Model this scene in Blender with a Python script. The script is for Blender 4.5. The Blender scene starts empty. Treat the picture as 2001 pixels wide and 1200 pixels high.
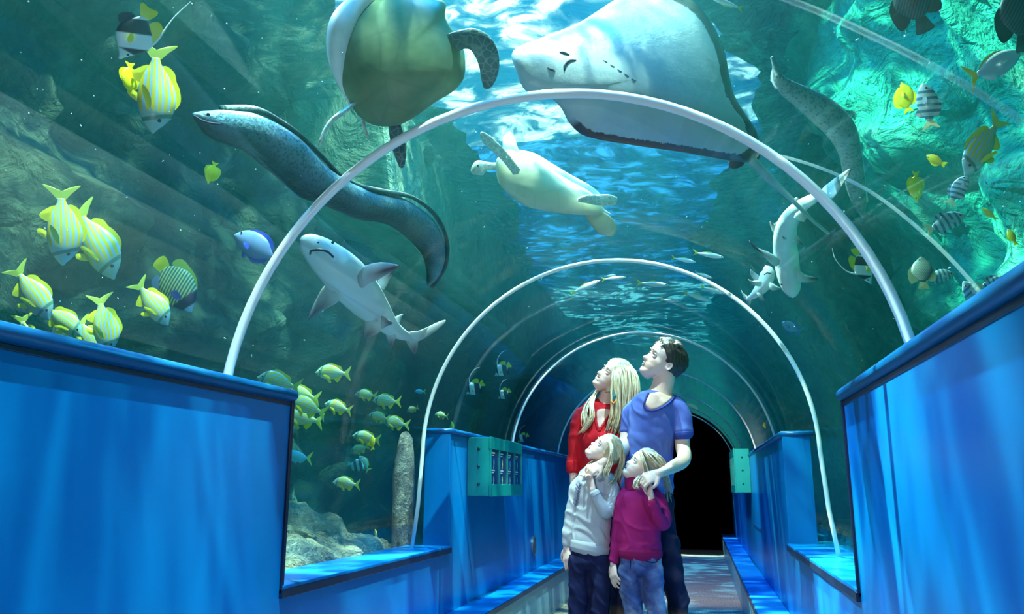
import bpy, bmesh, math, random
from mathutils import Vector, Matrix, noise
random.seed(7)
SC = bpy.context.scene
COL = SC.collection
PI = math.pi

# ---------------------------------------------------------------- camera
CW, CH, FPX = 2001.0, 1200.0, 1577.93
CAM = Vector((0, 0, 1.0625))
_yaw, _pit, _rol = 0.2236836, 0.2183495, 0.0016735
FW = Vector((-math.sin(_yaw)*math.cos(_pit), math.cos(_yaw)*math.cos(_pit), math.sin(_pit)))
_r = Vector((math.cos(_yaw), math.sin(_yaw), 0)); _u = _r.cross(FW)
RT = math.cos(_rol)*_r + math.sin(_rol)*_u
UP = -math.sin(_rol)*_r + math.cos(_rol)*_u
cam_d = bpy.data.cameras.new('camera'); cam_o = bpy.data.objects.new('camera', cam_d); COL.objects.link(cam_o)
cam_d.sensor_width = 36.0; cam_d.lens = FPX/CW*36.0; cam_d.clip_start = 0.02; cam_d.clip_end = 200
M4 = Matrix((RT, UP, -FW)).transposed().to_4x4(); M4.translation = CAM
cam_o.matrix_world = M4
SC.camera = cam_o

def P(u, v, d):
    """world point seen at photo position u,v at distance d along the view axis"""
    return CAM + FW*d + RT*((u-CW/2)/FPX*d) - UP*((v-CH/2)/FPX*d)
def PY(u, v, y):
    r = FW + RT*((u-CW/2)/FPX) - UP*((v-CH/2)/FPX)
    return CAM + r*(y/r.y)
def PX(u, v, x):
    r = FW + RT*((u-CW/2)/FPX) - UP*((v-CH/2)/FPX)
    return CAM + r*(x/r.x)

# ---------------------------------------------------------------- helpers
def tag(o, label=None, cat=None, group=None, kind=None):
    if label: o['label'] = label
    if cat: o['category'] = cat
    if group: o['group'] = group
    if kind: o['kind'] = kind
    return o
def empty(name, loc=(0, 0, 0), label=None, cat=None, group=None):
    o = bpy.data.objects.new(name, None); COL.objects.link(o); o.location = loc
    o.empty_display_size = .05
    return tag(o, label, cat, group)
def link(name, me, mat=None, parent=None, smooth=False):
    o = bpy.data.objects.new(name, me); COL.objects.link(o)
    if mat is not None:
        for m in (mat if isinstance(mat, (list, tuple)) else [mat]): me.materials.append(m)
    if smooth:
        me.polygons.foreach_set('use_smooth', [True]*len(me.polygons))
    if parent is not None:
        o.parent = parent
        o.matrix_parent_inverse = Matrix.Translation(-parent.location) if parent.parent is None else Matrix.Identity(4)
    return o
class MB:
    """collects shapes in world coordinates, builds ONE mesh object"""
    def __init__(s): s.v = []; s.f = []; s.mi = []
    def add(s, vs, fs, mi=0):
        n = len(s.v); s.v += [tuple(v) for v in vs]; s.f += [tuple(i+n for i in f) for f in fs]; s.mi += [mi]*len(fs)
    def box(s, x0, x1, y0, y1, z0, z1, mi=0, M=None):
        vs = [Vector((x, y, z)) for z in (z0, z1) for y in (y0, y1) for x in (x0, x1)]
        if M is not None: vs = [M @ v for v in vs]
        s.add(vs, [(0,2,3,1),(4,5,7,6),(0,1,5,4),(2,6,7,3),(0,4,6,2),(1,3,7,5)], mi)
    def prism(s, pts, d, mi=0):
        """closed outline pts (Vectors) pushed by vector d"""
        n = len(pts); d = Vector(d)
        vs = [Vector(p) for p in pts] + [Vector(p)+d for p in pts]
        s.add(vs, [tuple(range(n-1, -1, -1)), tuple(range(n, 2*n))] + [(i, (i+1) % n, (i+1) % n+n, i+n) for i in range(n)], mi)
    def tube(s, pts, rad, seg=10, cap=True, mi=0, flat=None, axis=None):
        """round (or elliptical: flat=(a,b), a across axis) tube along pts"""
        pts = [Vector(p) for p in pts]; n = len(pts)
        if not isinstance(rad, (list, tuple)): rad = [rad]*n
        rings = []; prev = None
        for i, p in enumerate(pts):
            t = (pts[min(i+1, n-1)]-pts[max(i-1, 0)]).normalized()
            if axis is not None: a = Vector(axis) - t*t.dot(Vector(axis))
            elif prev is None: a = Vector((0, 0, 1)) - t*t.z if abs(t.z) < .9 else Vector((1, 0, 0)) - t*t.x
            else: a = prev - t*t.dot(prev)
            a.normalize(); prev = a; b = t.cross(a)
            r = rad[i]; ra, rb = (r if isinstance(r, (tuple, list)) else (r, r))
            if flat: ra, rb = ra*flat[0], rb*flat[1]
            rings.append([p + a*(ra*math.cos(2*PI*k/seg)) + b*(rb*math.sin(2*PI*k/seg)) for k in range(seg)])
        vs = [v for r in rings for v in r]; fs = []
        for i in range(n-1):
            for k in range(seg):
                k2 = (k+1) % seg
                fs.append((i*seg+k, i*seg+k2, (i+1)*seg+k2, (i+1)*seg+k))
        if cap: fs += [tuple(range(seg-1, -1, -1)), tuple(range((n-1)*seg, n*seg))]
        s.add(vs, fs, mi)
    def ball(s, c, r, seg=16, rings=10, M=None, mi=0):
        r = Vector(r) if hasattr(r, '__len__') else Vector((r, r, r)); c = Vector(c)
        vs = [Vector((0, 0, 1))]
        for i in range(1, rings):
            th = PI*i/rings
            for k in range(seg): vs.append(Vector((math.sin(th)*math.cos(2*PI*k/seg), math.sin(th)*math.sin(2*PI*k/seg), math.cos(th))))
        vs.append(Vector((0, 0, -1)))
        fs = [(0, 1+k, 1+(k+1) % seg) for k in range(seg)]
        for i in range(rings-2):
            for k in range(seg): a = 1+i*seg; k2 = (k+1) % seg; fs.append((a+k, a+seg+k, a+seg+k2, a+k2))
        e = len(vs)-1; a = 1+(rings-2)*seg
        fs += [(e, a+(k+1) % seg, a+k) for k in range(seg)]
        vs = [Vector((v.x*r.x, v.y*r.y, v.z*r.z)) for v in vs]
        if M is not None: vs = [M @ v for v in vs]
        s.add([c+v for v in vs], fs, mi)
    def mesh(s, name, fix=True):
        me = bpy.data.meshes.new(name); me.from_pydata(s.v, [], s.f)
        me.polygons.foreach_set('material_index', s.mi); me.update()
        if fix:
            bm = bmesh.new(); bm.from_mesh(me); bmesh.ops.recalc_face_normals(bm, faces=bm.faces); bm.to_mesh(me); bm.free()
        return me
    def build(s, name, mat=None, parent=None, smooth=False, bevel=0):
        o = link(name, s.mesh(name), mat, parent, smooth)
        if bevel:
            m = o.modifiers.new('bevel', 'BEVEL'); m.width = bevel; m.segments = 2; m.limit_method = 'ANGLE'
        return o
def spl(pts, n):
    """Catmull-Rom through tuples of any length -> n samples per span"""
    P_ = [tuple(p) for p in pts]; out = []
    for i in range(len(P_)-1):
        p0 = P_[max(i-1, 0)]; p1 = P_[i]; p2 = P_[i+1]; p3 = P_[min(i+2, len(P_)-1)]
        for k in range(n):
            t = k/n
            out.append(tuple(.5*((2*b) + (-a+c)*t + (2*a-5*b+4*c-d)*t*t + (-a+3*b-3*c+d)*t**3) for a, b, c, d in zip(p0, p1, p2, p3)))
    out.append(P_[-1]); return out

# ---------------------------------------------------------------- materials
class NT:
    def __init__(s, name):
        s.m = bpy.data.materials.new(name); s.m.use_nodes = True; s.t = s.m.node_tree
        s.t.nodes.clear(); s.out = s.t.nodes.new('ShaderNodeOutputMaterial')
    def n(s, typ, _in=None, **kw):
        nd = s.t.nodes.new('ShaderNode'+typ)
        for k, v in kw.items(): setattr(nd, k, v)
        for k, v in (_in or {}).items():
            i = nd.inputs[k]
            if isinstance(v, bpy.types.NodeSocket): s.t.links.new(v, i)
            else: i.default_value = v
        return nd
    def ramp(s, fac, stops, interp='LINEAR'):
        r = s.n('ValToRGB', {'Fac': fac}); cr = r.color_ramp; cr.interpolation = interp
        while len(cr.elements) > len(stops): cr.elements.remove(cr.elements[-1])
        while len(cr.elements) < len(stops): cr.elements.new(.5)
        for e, (p, c) in zip(cr.elements, stops): e.position = p; e.color = (*c, 1) if len(c) == 3 else c
        return r.outputs[0]
    def math(s, op, a, b=0.0, clamp=False):
        return s.n('Math', {0: a, 1: b}, operation=op, use_clamp=clamp).outputs[0]
    def mix(s, f, a, b, blend='MIX'):
        nd = s.n('Mix', data_type='RGBA', blend_type=blend)
        for k, v in ((0, f), (6, a), (7, b)):
            if isinstance(v, bpy.types.NodeSocket): s.t.links.new(v, nd.inputs[k])
            else: nd.inputs[k].default_value = v if k == 0 else ((*v, 1) if len(v) == 3 else v)
        return nd.outputs[2]
    def coord(s, which='Object'): return s.n('TexCoord').outputs[which]
    def mapping(s, vec, scale=(1, 1, 1), loc=(0, 0, 0), rot=(0, 0, 0)):
        return s.n('Mapping', {'Vector': vec, 'Scale': scale, 'Location': loc, 'Rotation': rot}).outputs[0]
    def noise(s, vec, scale, detail=4, rough=.55, dist=0, out='Fac'):
        return s.n('TexNoise', {'Vector': vec, 'Scale': scale, 'Detail': detail, 'Roughness': rough, 'Distortion': dist}).outputs[out]
    def bump(s, h, strength=.5, dist=.01):
        return s.n('Bump', {'Height': h, 'Strength': strength, 'Distance': dist}).outputs[0]
    def pbsdf(s, col, rough=.5, metal=0, spec=.5, normal=None, **kw):
        i = {'Base Color': col if isinstance(col, bpy.types.NodeSocket) else (*col, 1), 'Roughness': rough, 'Metallic': metal, 'Specular IOR Level': spec}
        if normal is not None: i['Normal'] = normal
        i.update(kw)
        b = s.n('BsdfPrincipled', i); s.t.links.new(b.outputs[0], s.out.inputs[0]); return b
    def done(s): return s.m
def plain(name, col, rough=.5, metal=0, spec=.5, var=.0, vscale=8, bump=0, bscale=60, **kw):
    t = NT(name); c = col; nm = None; co = t.coord()
    if var:
        nz = t.noise(co, vscale, 3)
        c = t.mix(t.math('MULTIPLY', nz, 1.0), tuple(x*(1-var) for x in col), tuple(min(1, x*(1+var)) for x in col))
    if bump: nm = t.bump(t.noise(co, bscale, 4), bump, .01)
    t.pbsdf(c, rough, metal, spec, nm, **kw); return t.done()

def mat_blue():
    t = NT('blue_gloss_paint'); co = t.coord()
    n1 = t.noise(co, 3.0, 3)
    c = t.mix(n1, (.001, .15, .45), (.001, .20, .55))
    t.pbsdf(c, .30, 0, .18, t.bump(t.noise(co, 5, 2), .08, .02)); return t.done()
def mat_acrylic():
    t = NT('clear_acrylic')
    fr = t.n('Fresnel', {'IOR': 1.36}).outputs[0]
    tr = t.n('BsdfTransparent', {'Color': (.985, .995, .99, 1)}); gl = t.n('BsdfGlossy', {'Color': (.8, .8, .8, 1), 'Roughness': .03})
    co = t.coord()
    t.t.links.new(t.bump(t.noise(co, 1.6, 2), .12, .02), gl.inputs['Normal'])
    mx = t.n('MixShader', {0: t.math('MINIMUM', t.math('MULTIPLY', fr, .5), .10), 1: tr.outputs[0], 2: gl.outputs[0]})
    t.t.links.new(mx.outputs[0], t.out.inputs[0]); return t.done()
WATER_Z = 4.2
def mat_surface():
    t = NT('rippled_water_surface'); co = t.coord()
    wob = t.noise(co, .9, 2, .5, 0, 'Color')
    v = t.n('VectorMath', {0: co, 1: t.n('VectorMath', {0: wob, 'Scale': 1.1}, operation='SCALE').outputs[0]}, operation='ADD').outputs[0]
    big = t.noise(t.mapping(v, (1.0, .7, 1)), 1.1, 3, .6, .6)
    fine = t.noise(t.mapping(v, (2.4, 3.6, 1)), 2.6, 4, .55, .8)
    vor = t.n('TexVoronoi', {'Vector': t.mapping(v, (1.0, 1.5, 1)), 'Scale': 3.2, 'Smoothness': .6}, feature='SMOOTH_F1').outputs[0]
    h = t.math('ADD', t.math('MULTIPLY', big, .85), t.math('ADD', t.math('MULTIPLY', fine, .62), t.math('MULTIPLY', vor, -.42)))
    op = t.ramp(h, [(.44, (0, 0, 0)), (.54, (.14, .14, .14)), (.66, (1, 1, 1))])
    nm = t.bump(h, .8, .25)
    facing = t.n('LayerWeight', {'Blend': .5}).outputs['Facing']      # 0 straight up, 1 grazing
    graze = t.ramp(facing, [(.35, (0, 0, 0)), (.60, (.45, .45, .45)), (.80, (.88, .88, .88)), (.95, (1, 1, 1))])
    tr = t.n('BsdfTransparent', {'Color': t.mix(op, (.004, .09, .24), (.92, 1, .97))})
    gl = t.n('BsdfGlossy', {'Color': (.75, .95, .95, 1), 'Roughness': .08, 'Normal': nm})
    gl_ = t.ramp(t.math('ADD', t.math('MULTIPLY', h, .5), t.math('MULTIPLY', t.noise(t.mapping(v, (2.2, 3.6, 1)), 5.5, 2, .5, .5), .5)), [(.56, (0, 0, 0)), (.61, (1, 1, 1))])
    f = t.math('MULTIPLY', graze, t.math('SUBTRACT', 1.0, t.math('MULTIPLY', gl_, .8)))
    mx = t.n('MixShader', {0: f, 1: tr.outputs[0], 2: gl.outputs[0]})
    t.t.links.new(mx.outputs[0], t.out.inputs[0]); return t.done()
def mat_water():
    t = NT('sea_water')
    sc = t.n('VolumeScatter', {'Color': (.12, .68, .62, 1), 'Density': .03, 'Anisotropy': .3})
    ab = t.n('VolumeAbsorption', {'Color': (.46, .88, .81, 1), 'Density': .42})
    a = t.n('AddShader', {0: sc.outputs[0], 1: ab.outputs[0]})
    t.t.links.new(a.outputs[0], t.out.inputs['Volume']); return t.done()
def mat_rock(name, dark, mid, light, scale=1.2, vein=(.5, .55, .4), rough=.9):
    t = NT(name); co = t.coord()
    n1 = t.noise(co, scale, 8, .62, .5); n2 = t.noise(co, scale*4.2, 6, .6, 1.5)
    c = t.ramp(n1, [(.32, dark), (.52, mid), (.70, light)])
    r = t.n('TexNoise', {'Vector': co, 'Scale': scale*1.7, 'Detail': 5, 'Distortion': 2.2}, noise_type='RIDGED_MULTIFRACTAL').outputs[0]
    c = t.mix(t.ramp(r, [(.55, (0, 0, 0)), (.95, (.55, .55, .55))]), c, vein)
    c = t.mix(t.ramp(n2, [(.35, (.0, .0, .0)), (.7, (.5, .5, .5))]), c, tuple(x*.45 for x in mid))
    t.pbsdf(c, rough, 0, .2, t.bump(t.math('ADD', n1, t.math('MULTIPLY', n2, .5)), 1.0, .25)); return t.done()
def mat_gravel():
    t = NT('gravel_floor'); co = t.coord()
    n = t.noise(co, 95, 3, .7); n2 = t.noise(co, 2.2, 3)
    c = t.ramp(n, [(.36, (.03, .028, .022)), (.52, (.17, .15, .11)), (.68, (.52, .48, .36))])
    c = t.mix(t.math('MULTIPLY', n2, .35), c, (.20, .18, .13))
    t.pbsdf(c, .75, 0, .3, t.bump(n, .8, .01)); return t.done()

M_BLUE = mat_blue()
M_CAPBLUE = plain('blue_cap_rail', (.001, .11, .30), .30, 0, .35, .15)
M_EDGE = plain('dark_navy_edge_trim', (.004, .012, .045), .4)
M_ACR = mat_acrylic(); M_SURF = mat_surface(); M_WATER = mat_water()
M_WHITE = plain('white_arch_seal', (.98, .97, .90), .25, 0, .5, .06, 3)
M_ROCKL = mat_rock('brown_green_rock', (.015, .04, .045), (.08, .11, .08), (.36, .34, .20), .9)
M_ROCKR = mat_rock('algae_green_rock', (.01, .26, .20), (.05, .62, .46), (.45, .92, .66), 1.1, (.6, .85, .5))
M_CONC = mat_rock('pale_green_render', (.30, .38, .27), (.38, .46, .32), (.50, .56, .40), .5, (.5, .56, .42))
M_GRAVEL = mat_gravel()
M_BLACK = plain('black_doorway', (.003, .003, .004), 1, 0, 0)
M_LEDGEF = plain('grey_blue_ledge_front', (.16, .30, .36), .35, 0, .4, .2)
# ---------------------------------------------------------------- tunnel shell
XL, XR, CAPZ, SILLZ = -1.478, .529, 1.405, .715
AXC, AZC, AR = -.4745, 1.2535, 1.105
YB, YE = -1.9, 14.8
def struct(o): o['kind'] = 'structure'; return o

def wall(name, x, xo, w0, w1):
    b = MB()
    pr = [(YB, 0), (YE, 0), (YE, CAPZ-.02), (w1, CAPZ-.02), (w1, SILLZ-.02), (w0, SILLZ-.02), (w0, CAPZ-.02), (YB, CAPZ-.02)]
    b.prism([Vector((x, y, z)) for y, z in pr], (xo-x, 0, 0))
    return struct(b.build(name, M_BLUE, bevel=.004))
WL0, WL1, WR0, WR1 = 2.78, 4.80, 3.17, 5.50
wall('wall_left', XL, -1.64, WL0, WL1)
wall('wall_right', XR, .70, WR0, WR1)
b = MB(); b.box(-1.9, .95, YB-.1, YB, 0, 2.6); struct(b.build('wall_front', M_BLACK))
b = MB(); b.box(-1.64, .70, YB, YE+.1, -.1, 0); struct(b.build('floor', M_GRAVEL))

# rounded cap rails along the tops, one per run, and the turns into the window bays
def rail(name, pts, r=.022):
    b = MB(); b.tube(pts, r, 10); return struct(b.build(name, M_CAPBLUE, smooth=True))
k = CAPZ-.012
rail('trim_1', [(XL+.002, YB+.03, k), (XL+.002, WL0, k), (XL-.10, WL0, k)])
rail('trim_2', [(-1.63, WL1, k), (XL+.002, WL1, k), (XL+.002, YE-.03, k)], .017)
rail('trim_3', [(XR-.002, YB+.03, k), (XR-.002, WR0, k), (XR+.10, WR0, k)])
rail('trim_4', [(.72, WR1, k), (XR-.002, WR1, k), (XR-.002, YE-.03, k)], .017)
# dark edge beads on the window posts, under the sills
def bead(name, boxes):
    b = MB()
    for q in boxes: b.box(*q)
    return struct(b.build(name, M_EDGE, bevel=.003))
bead('trim_5', [(XL-.004, XL+.010, WL0-.014, WL0+.004, SILLZ-.03, CAPZ-.03), (XL-.004, XL+.016, WL0-.014, WL1+.02, SILLZ-.045, SILLZ-.012)])
bead('trim_6', [(XR-.010, XR+.004, WR0-.014, WR0+.004, SILLZ-.03, CAPZ-.03), (XR-.016, XR+.004, WR0-.014, WR1+.02, SILLZ-.045, SILLZ-.012)])
bead('trim_7', [(XL-.002, XL+.004, YB+.02, WL0-.01, CAPZ-.052, CAPZ-.036)])
bead('trim_8', [(XR-.004, XR+.002, YB+.02, WR0-.01, CAPZ-.052, CAPZ-.036)])

def sill(x0, x1, y0, y1, label):
    b = MB(); b.box(x0, x1, y0, y1, SILLZ-.02, SILLZ)
    return tag(b.build('window_sill', M_BLUE, bevel=.004), label, 'window sill')
sill(-1.74, XL+.014, WL0-.01, WL1+.0, 'glossy blue sill under the big window beside the sand mound')
sill(XR-.014, .80, WR0-.01, WR1+.0, 'glossy blue sill of the window bay in the wall opposite the sand mound')

# ledges along the foot of both walls
def ledge(xa, xb, z, fx, label, far):
    b = MB(); b.box(min(xa, xb), max(xa, xb), YB+.02, far, z-.025, z)
    e = empty('wall_ledge', (0, 5, 0), label, 'ledge')
    b.build('ledge_top', M_BLUE, e, bevel=.005)
    b = MB(); s = 1 if fx > xb else -1
    b.box(min(fx, xb+s*.0), max(fx, xb), YB+.02, far, .001, z-.026); b.build('ledge_front', M_LEDGEF, e)
    b = MB(); b.box(min(xa, xa+(.008 if xa > xb else -.008)), max(xa, xa+(.008 if xa > xb else -.008)), YB+.02, far, z-.034, z-.004); b.build('edge_strip', M_EDGE, e)
ledge(-1.26, XL+.001, .336, -1.268, 'low blue ledge running along the foot of the wall with the round speaker', YE-.01)
ledge(.325, XR-.001, .267, .318, 'low blue ledge running along the foot of the wall beside the clear gravel path', YE-.01)

# clear tunnel vault : thick acrylic, standing legs then half circle
ZLEG = SILLZ
def vault(r, dx):
    pts = [(AXC-AR-dx-.05, ZLEG), (AXC-AR-dx-.02, .95), (AXC-AR-dx, AZC)]
    n = 48
    pts += [(AXC-(AR+dx)*math.cos(PI*k/n), AZC+(AR+dx)*math.sin(PI*k/n)) for k in range(1, n)]
    pts += [(AXC+AR+dx, AZC), (AXC+AR+dx+.02, .95), (AXC+AR+dx+.05, ZLEG)]
    return pts
inn, outp = vault(AR, .0), vault(AR, .035)
b = MB(); n = len(inn); y0, y1 = YB, YE
vs = [Vector((x, y, z)) for y in (y0, y1) for L in (inn, outp) for x, z in L]
fs = []
for i in range(n-1):
    fs += [(i, i+1, 2*n+i+1, 2*n+i), (n+i, 3*n+i, 3*n+i+1, n+i+1), (i, n+i, n+i+1, i+1), (2*n+i, 2*n+i+1, 3*n+i+1, 3*n+i)]
fs += [(0, 2*n, 3*n, n), (n-1, 2*n-1, 4*n-1, 3*n-1)]
b.add(vs, fs); o = struct(b.build('window_1', M_ACR, smooth=True))

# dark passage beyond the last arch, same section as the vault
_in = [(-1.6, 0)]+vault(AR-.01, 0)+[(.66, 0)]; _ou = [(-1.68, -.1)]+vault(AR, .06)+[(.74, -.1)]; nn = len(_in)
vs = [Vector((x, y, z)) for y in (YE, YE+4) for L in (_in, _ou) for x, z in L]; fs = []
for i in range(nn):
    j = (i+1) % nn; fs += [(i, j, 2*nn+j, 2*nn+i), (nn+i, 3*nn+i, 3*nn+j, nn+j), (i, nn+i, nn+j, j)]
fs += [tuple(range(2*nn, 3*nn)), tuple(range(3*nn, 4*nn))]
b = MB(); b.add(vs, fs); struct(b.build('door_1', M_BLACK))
ARCH_Y = [2.47, 4.57, 6.90, 9.23, 11.55, 13.2, 14.6]
ARLAB = ['widest white arch rib crossing in front of the big ray', 'white arch rib by the slim silver fish, its feet beside the far window posts',
 'white arch rib passing just above the man\'s head', 'thin white arch rib passing behind the heads of the family',
 'fifth thin pale arch rib deeper in, first one beyond the family', 'sixth faint arch rib, last but one before the black doorway', 'smallest arch rib framing the black doorway']
for i, y in enumerate(ARCH_Y):
    w = .034 if i == 0 else (.024 if i == 1 else .018)
    b = MB(); L = vault(AR, -.004)
    if i != 1: L = L[2:-2]; 
    if i != 1: L = [(L[0][0], CAPZ-.2)] + L + [(L[-1][0], CAPZ-.2)]
    b.tube([(x, y, z) for x, z in L], 1, 8, flat=(w*.5, w*.5))
    tag(b.build('arch_rib', M_WHITE, smooth=True), ARLAB[i], 'arch', 'white arch ribs of the tunnel')

# slanting pale strips that paint faint reflections onto the acrylic
M_REFL = NT('pale_painted_reflection')
_a = M_REFL.n('MixShader', {0: .10, 1: M_REFL.n('BsdfTransparent').outputs[0], 2: M_REFL.n('BsdfDiffuse', {'Color': (.75, .92, .92, 1)}).outputs[0]})
M_REFL.t.links.new(_a.outputs[0], M_REFL.out.inputs[0]); M_REFL = M_REFL.done()
def refl_strip(name, pts, w):
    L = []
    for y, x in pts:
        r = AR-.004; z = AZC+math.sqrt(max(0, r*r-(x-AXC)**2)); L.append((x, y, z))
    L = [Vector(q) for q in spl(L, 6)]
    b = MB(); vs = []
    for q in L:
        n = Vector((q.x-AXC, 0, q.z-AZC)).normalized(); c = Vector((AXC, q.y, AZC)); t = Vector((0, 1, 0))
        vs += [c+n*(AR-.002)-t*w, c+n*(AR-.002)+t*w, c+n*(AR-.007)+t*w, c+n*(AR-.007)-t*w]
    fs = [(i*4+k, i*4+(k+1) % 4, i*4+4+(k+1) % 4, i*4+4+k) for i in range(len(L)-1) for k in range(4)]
    b.add(vs, fs); return struct(b.build(name, M_REFL))
refl_strip('painted_reflection_1', [(1.70, .10), (1.65, .26), (1.59, .38), (1.50, .48), (1.40, .55), (1.33, .585)], .010)
refl_strip('painted_reflection_2', [(2.44, .28), (2.19, .45), (2.02, .55), (1.84, .61)], .006)
# ---------------------------------------------------------------- tank
TX0, TX1, TY0, TY1, TZ0 = -5.6, 4.6, -3.2, 30.0, .30
# water body: closed volume with the tunnel cut out of its underside
cs = [(TX0, TZ0)] + [(-1.66, TZ0)] + vault(AR, .037)+[(.71, TZ0), (TX1, TZ0), (TX1, WATER_Z-.02), (TX0, WATER_Z-.02)]
b = MB(); b.prism([Vector((x, TY0, z)) for x, z in cs], (0, TY1-TY0, 0))
bm = bmesh.new(); me = b.mesh('tank_water'); bm.from_mesh(me); bmesh.ops.triangulate(bm, faces=[f for f in bm.faces if len(f.verts) > 4]); bm.to_mesh(me); bm.free()
o = link('tank_water', me, M_WATER); tag(o, 'blue-green sea water filling the tank around the tunnel', 'water', kind='stuff')
b = MB(); b.add([(TX0-.3, TY0, WATER_Z), (TX1+.3, TY0, WATER_Z), (TX1+.3, TY1+.3, WATER_Z), (TX0-.3, TY1+.3, WATER_Z)], [(0, 1, 2, 3)])
o = b.build('water_surface', M_SURF); tag(o, 'rippled water surface seen from below, bright near the ray', 'water surface', kind='stuff')

def rockgrid(name, fn, nu, nv, mat, amp=.35, sc=.8, nrm=(1, 0, 0)):
    b = MB(); nrm = Vector(nrm); vs = []
    for j in range(nv+1):
        for i in range(nu+1):
            p = Vector(fn(i/nu, j/nv))
            h = noise.hetero_terrain(p*sc, 1.0, 2.1, 5, .6)*.35 + noise.fractal(p*sc*2.7, .9, 2.2, 5)*.28
            vs.append(p + nrm*(h*amp))
    b.add(vs, [(j*(nu+1)+i, j*(nu+1)+i+1, (j+1)*(nu+1)+i+1, (j+1)*(nu+1)+i) for j in range(nv) for i in range(nu)])
    return b.build(name, mat, smooth=True)
def L_(a, b_, t): return a+(b_-a)*t
def left_fn(u, v):
    y = L_(TY0, TY1, u**1.15); z = L_(.0, 5.0, v)
    return (-4.0 - .3*math.sin(y*.5) + .75*(z/4.2)**1.5, y, z)
tag(rockgrid('rock_cliff', left_fn, 260, 70, M_ROCKL, 1.0, .75, (1, 0, 0)), 'dark brown-green rock face filling the tank behind the striped fish and the big eel', 'rock wall')
def right_fn(u, v):
    y = L_(TY0, TY1, u**1.15); z = L_(.0, 5.0, v)
    return (3.1 + .25*math.sin(y*.9) - 1.9*(z/4.2)**1.3, y, z)
tag(rockgrid('rock_cliff', right_fn, 220, 60, M_ROCKR, .7, .8, (-1, 0, 0)), 'sunlit green algae-covered rock face behind the speckled eel and the yellow tangs', 'rock wall')
tag(rockgrid('rock_cliff', lambda u, v: (L_(TX0-.5, TX1+.5, u), 26.0, L_(0, 5.5, v)), 80, 40, M_ROCKL, 1.0, .7, (0, -1, 0)), 'dim rock face closing the tank far beyond the black doorway', 'rock wall')
tag(rockgrid('rock_cliff', lambda u, v: (L_(TX0-.5, TX1+.5, u), TY0+.3, L_(0, 5.0, v)), 60, 30, M_ROCKL, .5, .7, (0, 1, 0)), 'rock face closing the near end of the tank', 'rock wall')
tag(rockgrid('tank_bed', lambda u, v: (L_(TX0, -1.72, u), L_(TY0, TY1, v), .25), 60, 300, M_ROCKL, .4, .9, (0, 0, 1)), 'rocky tank bed on the side of the sand mound', 'tank bed')
tag(rockgrid('tank_bed', lambda u, v: (L_(.80, TX1, u), L_(TY0, TY1, v), .25), 60, 300, M_ROCKR, .4, .9, (0, 0, 1)), 'algae-covered tank bed on the side of the green rock ledge', 'tank bed')

# smooth pale slab jutting out of the rock high up beyond the eel
b = MB(); b.prism([Vector((-2.4, y, z)) for y, z in ((5.6, 4.35), (6.0, 3.45), (6.2, 3.24), (7.27, 3.06), (8.68, 3.22), (10.4, 2.98), (12.3, 2.70), (14.9, 3.3), (17, 3.6), (17, 4.35))], (-1.3, 0, 0))
tag(b.build('concrete_slab', M_CONC, bevel=.05), 'smooth pale green slab jutting from the rock above the small bannerfish', 'slab')

_t = NT('blue_light_filter'); _m = _t.n('MixShader', {0: .06, 1: _t.n('BsdfTransparent', {'Color': (.25, .53, .84, 1)}).outputs[0], 2: _t.n('BsdfGlossy', {'Roughness': .1}).outputs[0]})
_t.t.links.new(_m.outputs[0], _t.out.inputs[0])
b = MB(); b.box(-7, 6, 8.6, 15.5, 4.95, 4.99); struct(b.build('added_filter_sheet', _t.done()))  # sheet added to dim the sun and tint the far water blue
# ---------------------------------------------------------------- light
w = bpy.data.worlds.new('sky'); SC.world = w; w.use_nodes = True
nt = w.node_tree; bg = nt.nodes['Background']
def _wn(t, i=None, **k):
    n = nt.nodes.new('ShaderNode'+t)
    for a, v in k.items(): setattr(n, a, v)
    for a, v in (i or {}).items():
        if isinstance(v, bpy.types.NodeSocket): nt.links.new(v, n.inputs[a])
        else: n.inputs[a].default_value = v
    return n
GLOW = Vector((-.17, .82, .55)).normalized()           # hazy bright part of the sky around the sun
_d = _wn('VectorMath', {0: _wn('TexCoord').outputs['Generated'], 1: tuple(GLOW)}, operation='DOT_PRODUCT').outputs['Value']
_p = _wn('Math', {0: _wn('Math', {0: _d, 1: 0.0}, operation='MAXIMUM').outputs[0], 1: 14.0}, operation='POWER').outputs[0]
nt.links.new(_wn('Math', {0: _p, 1: 3.4, 2: 1.1}, operation='MULTIPLY_ADD').outputs[0], bg.inputs[1])
_m = _wn('Mix', data_type='RGBA'); nt.links.new(_p, _m.inputs[0]); _m.inputs[6].default_value = (.10, .48, .95, 1); _m.inputs[7].default_value = (.95, .99, 1, 1)
nt.links.new(_m.outputs[2], bg.inputs[0])
def sun(name, d, e, ang, col=(1, 1, 1)):
    l = bpy.data.lights.new(name, 'SUN'); l.energy = e; l.angle = ang; l.color = col
    o = bpy.data.objects.new(name, l); COL.objects.link(o)
    o.rotation_euler = Vector(d).to_track_quat('-Z', 'Y').to_euler(); return o
sun('sun', (.20, -.42, -1), 34.0, math.radians(1.0), (1, .97, .9))
def area(name, loc, to, e, size, col=(1, 1, 1)):
    l = bpy.data.lights.new(name, 'AREA'); l.energy = e; l.size = size; l.color = col
    o = bpy.data.objects.new(name, l); COL.objects.link(o); o.location = loc
    o.rotation_euler = (Vector(to)-Vector(loc)).to_track_quat('-Z', 'Y').to_euler(); return o
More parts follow.
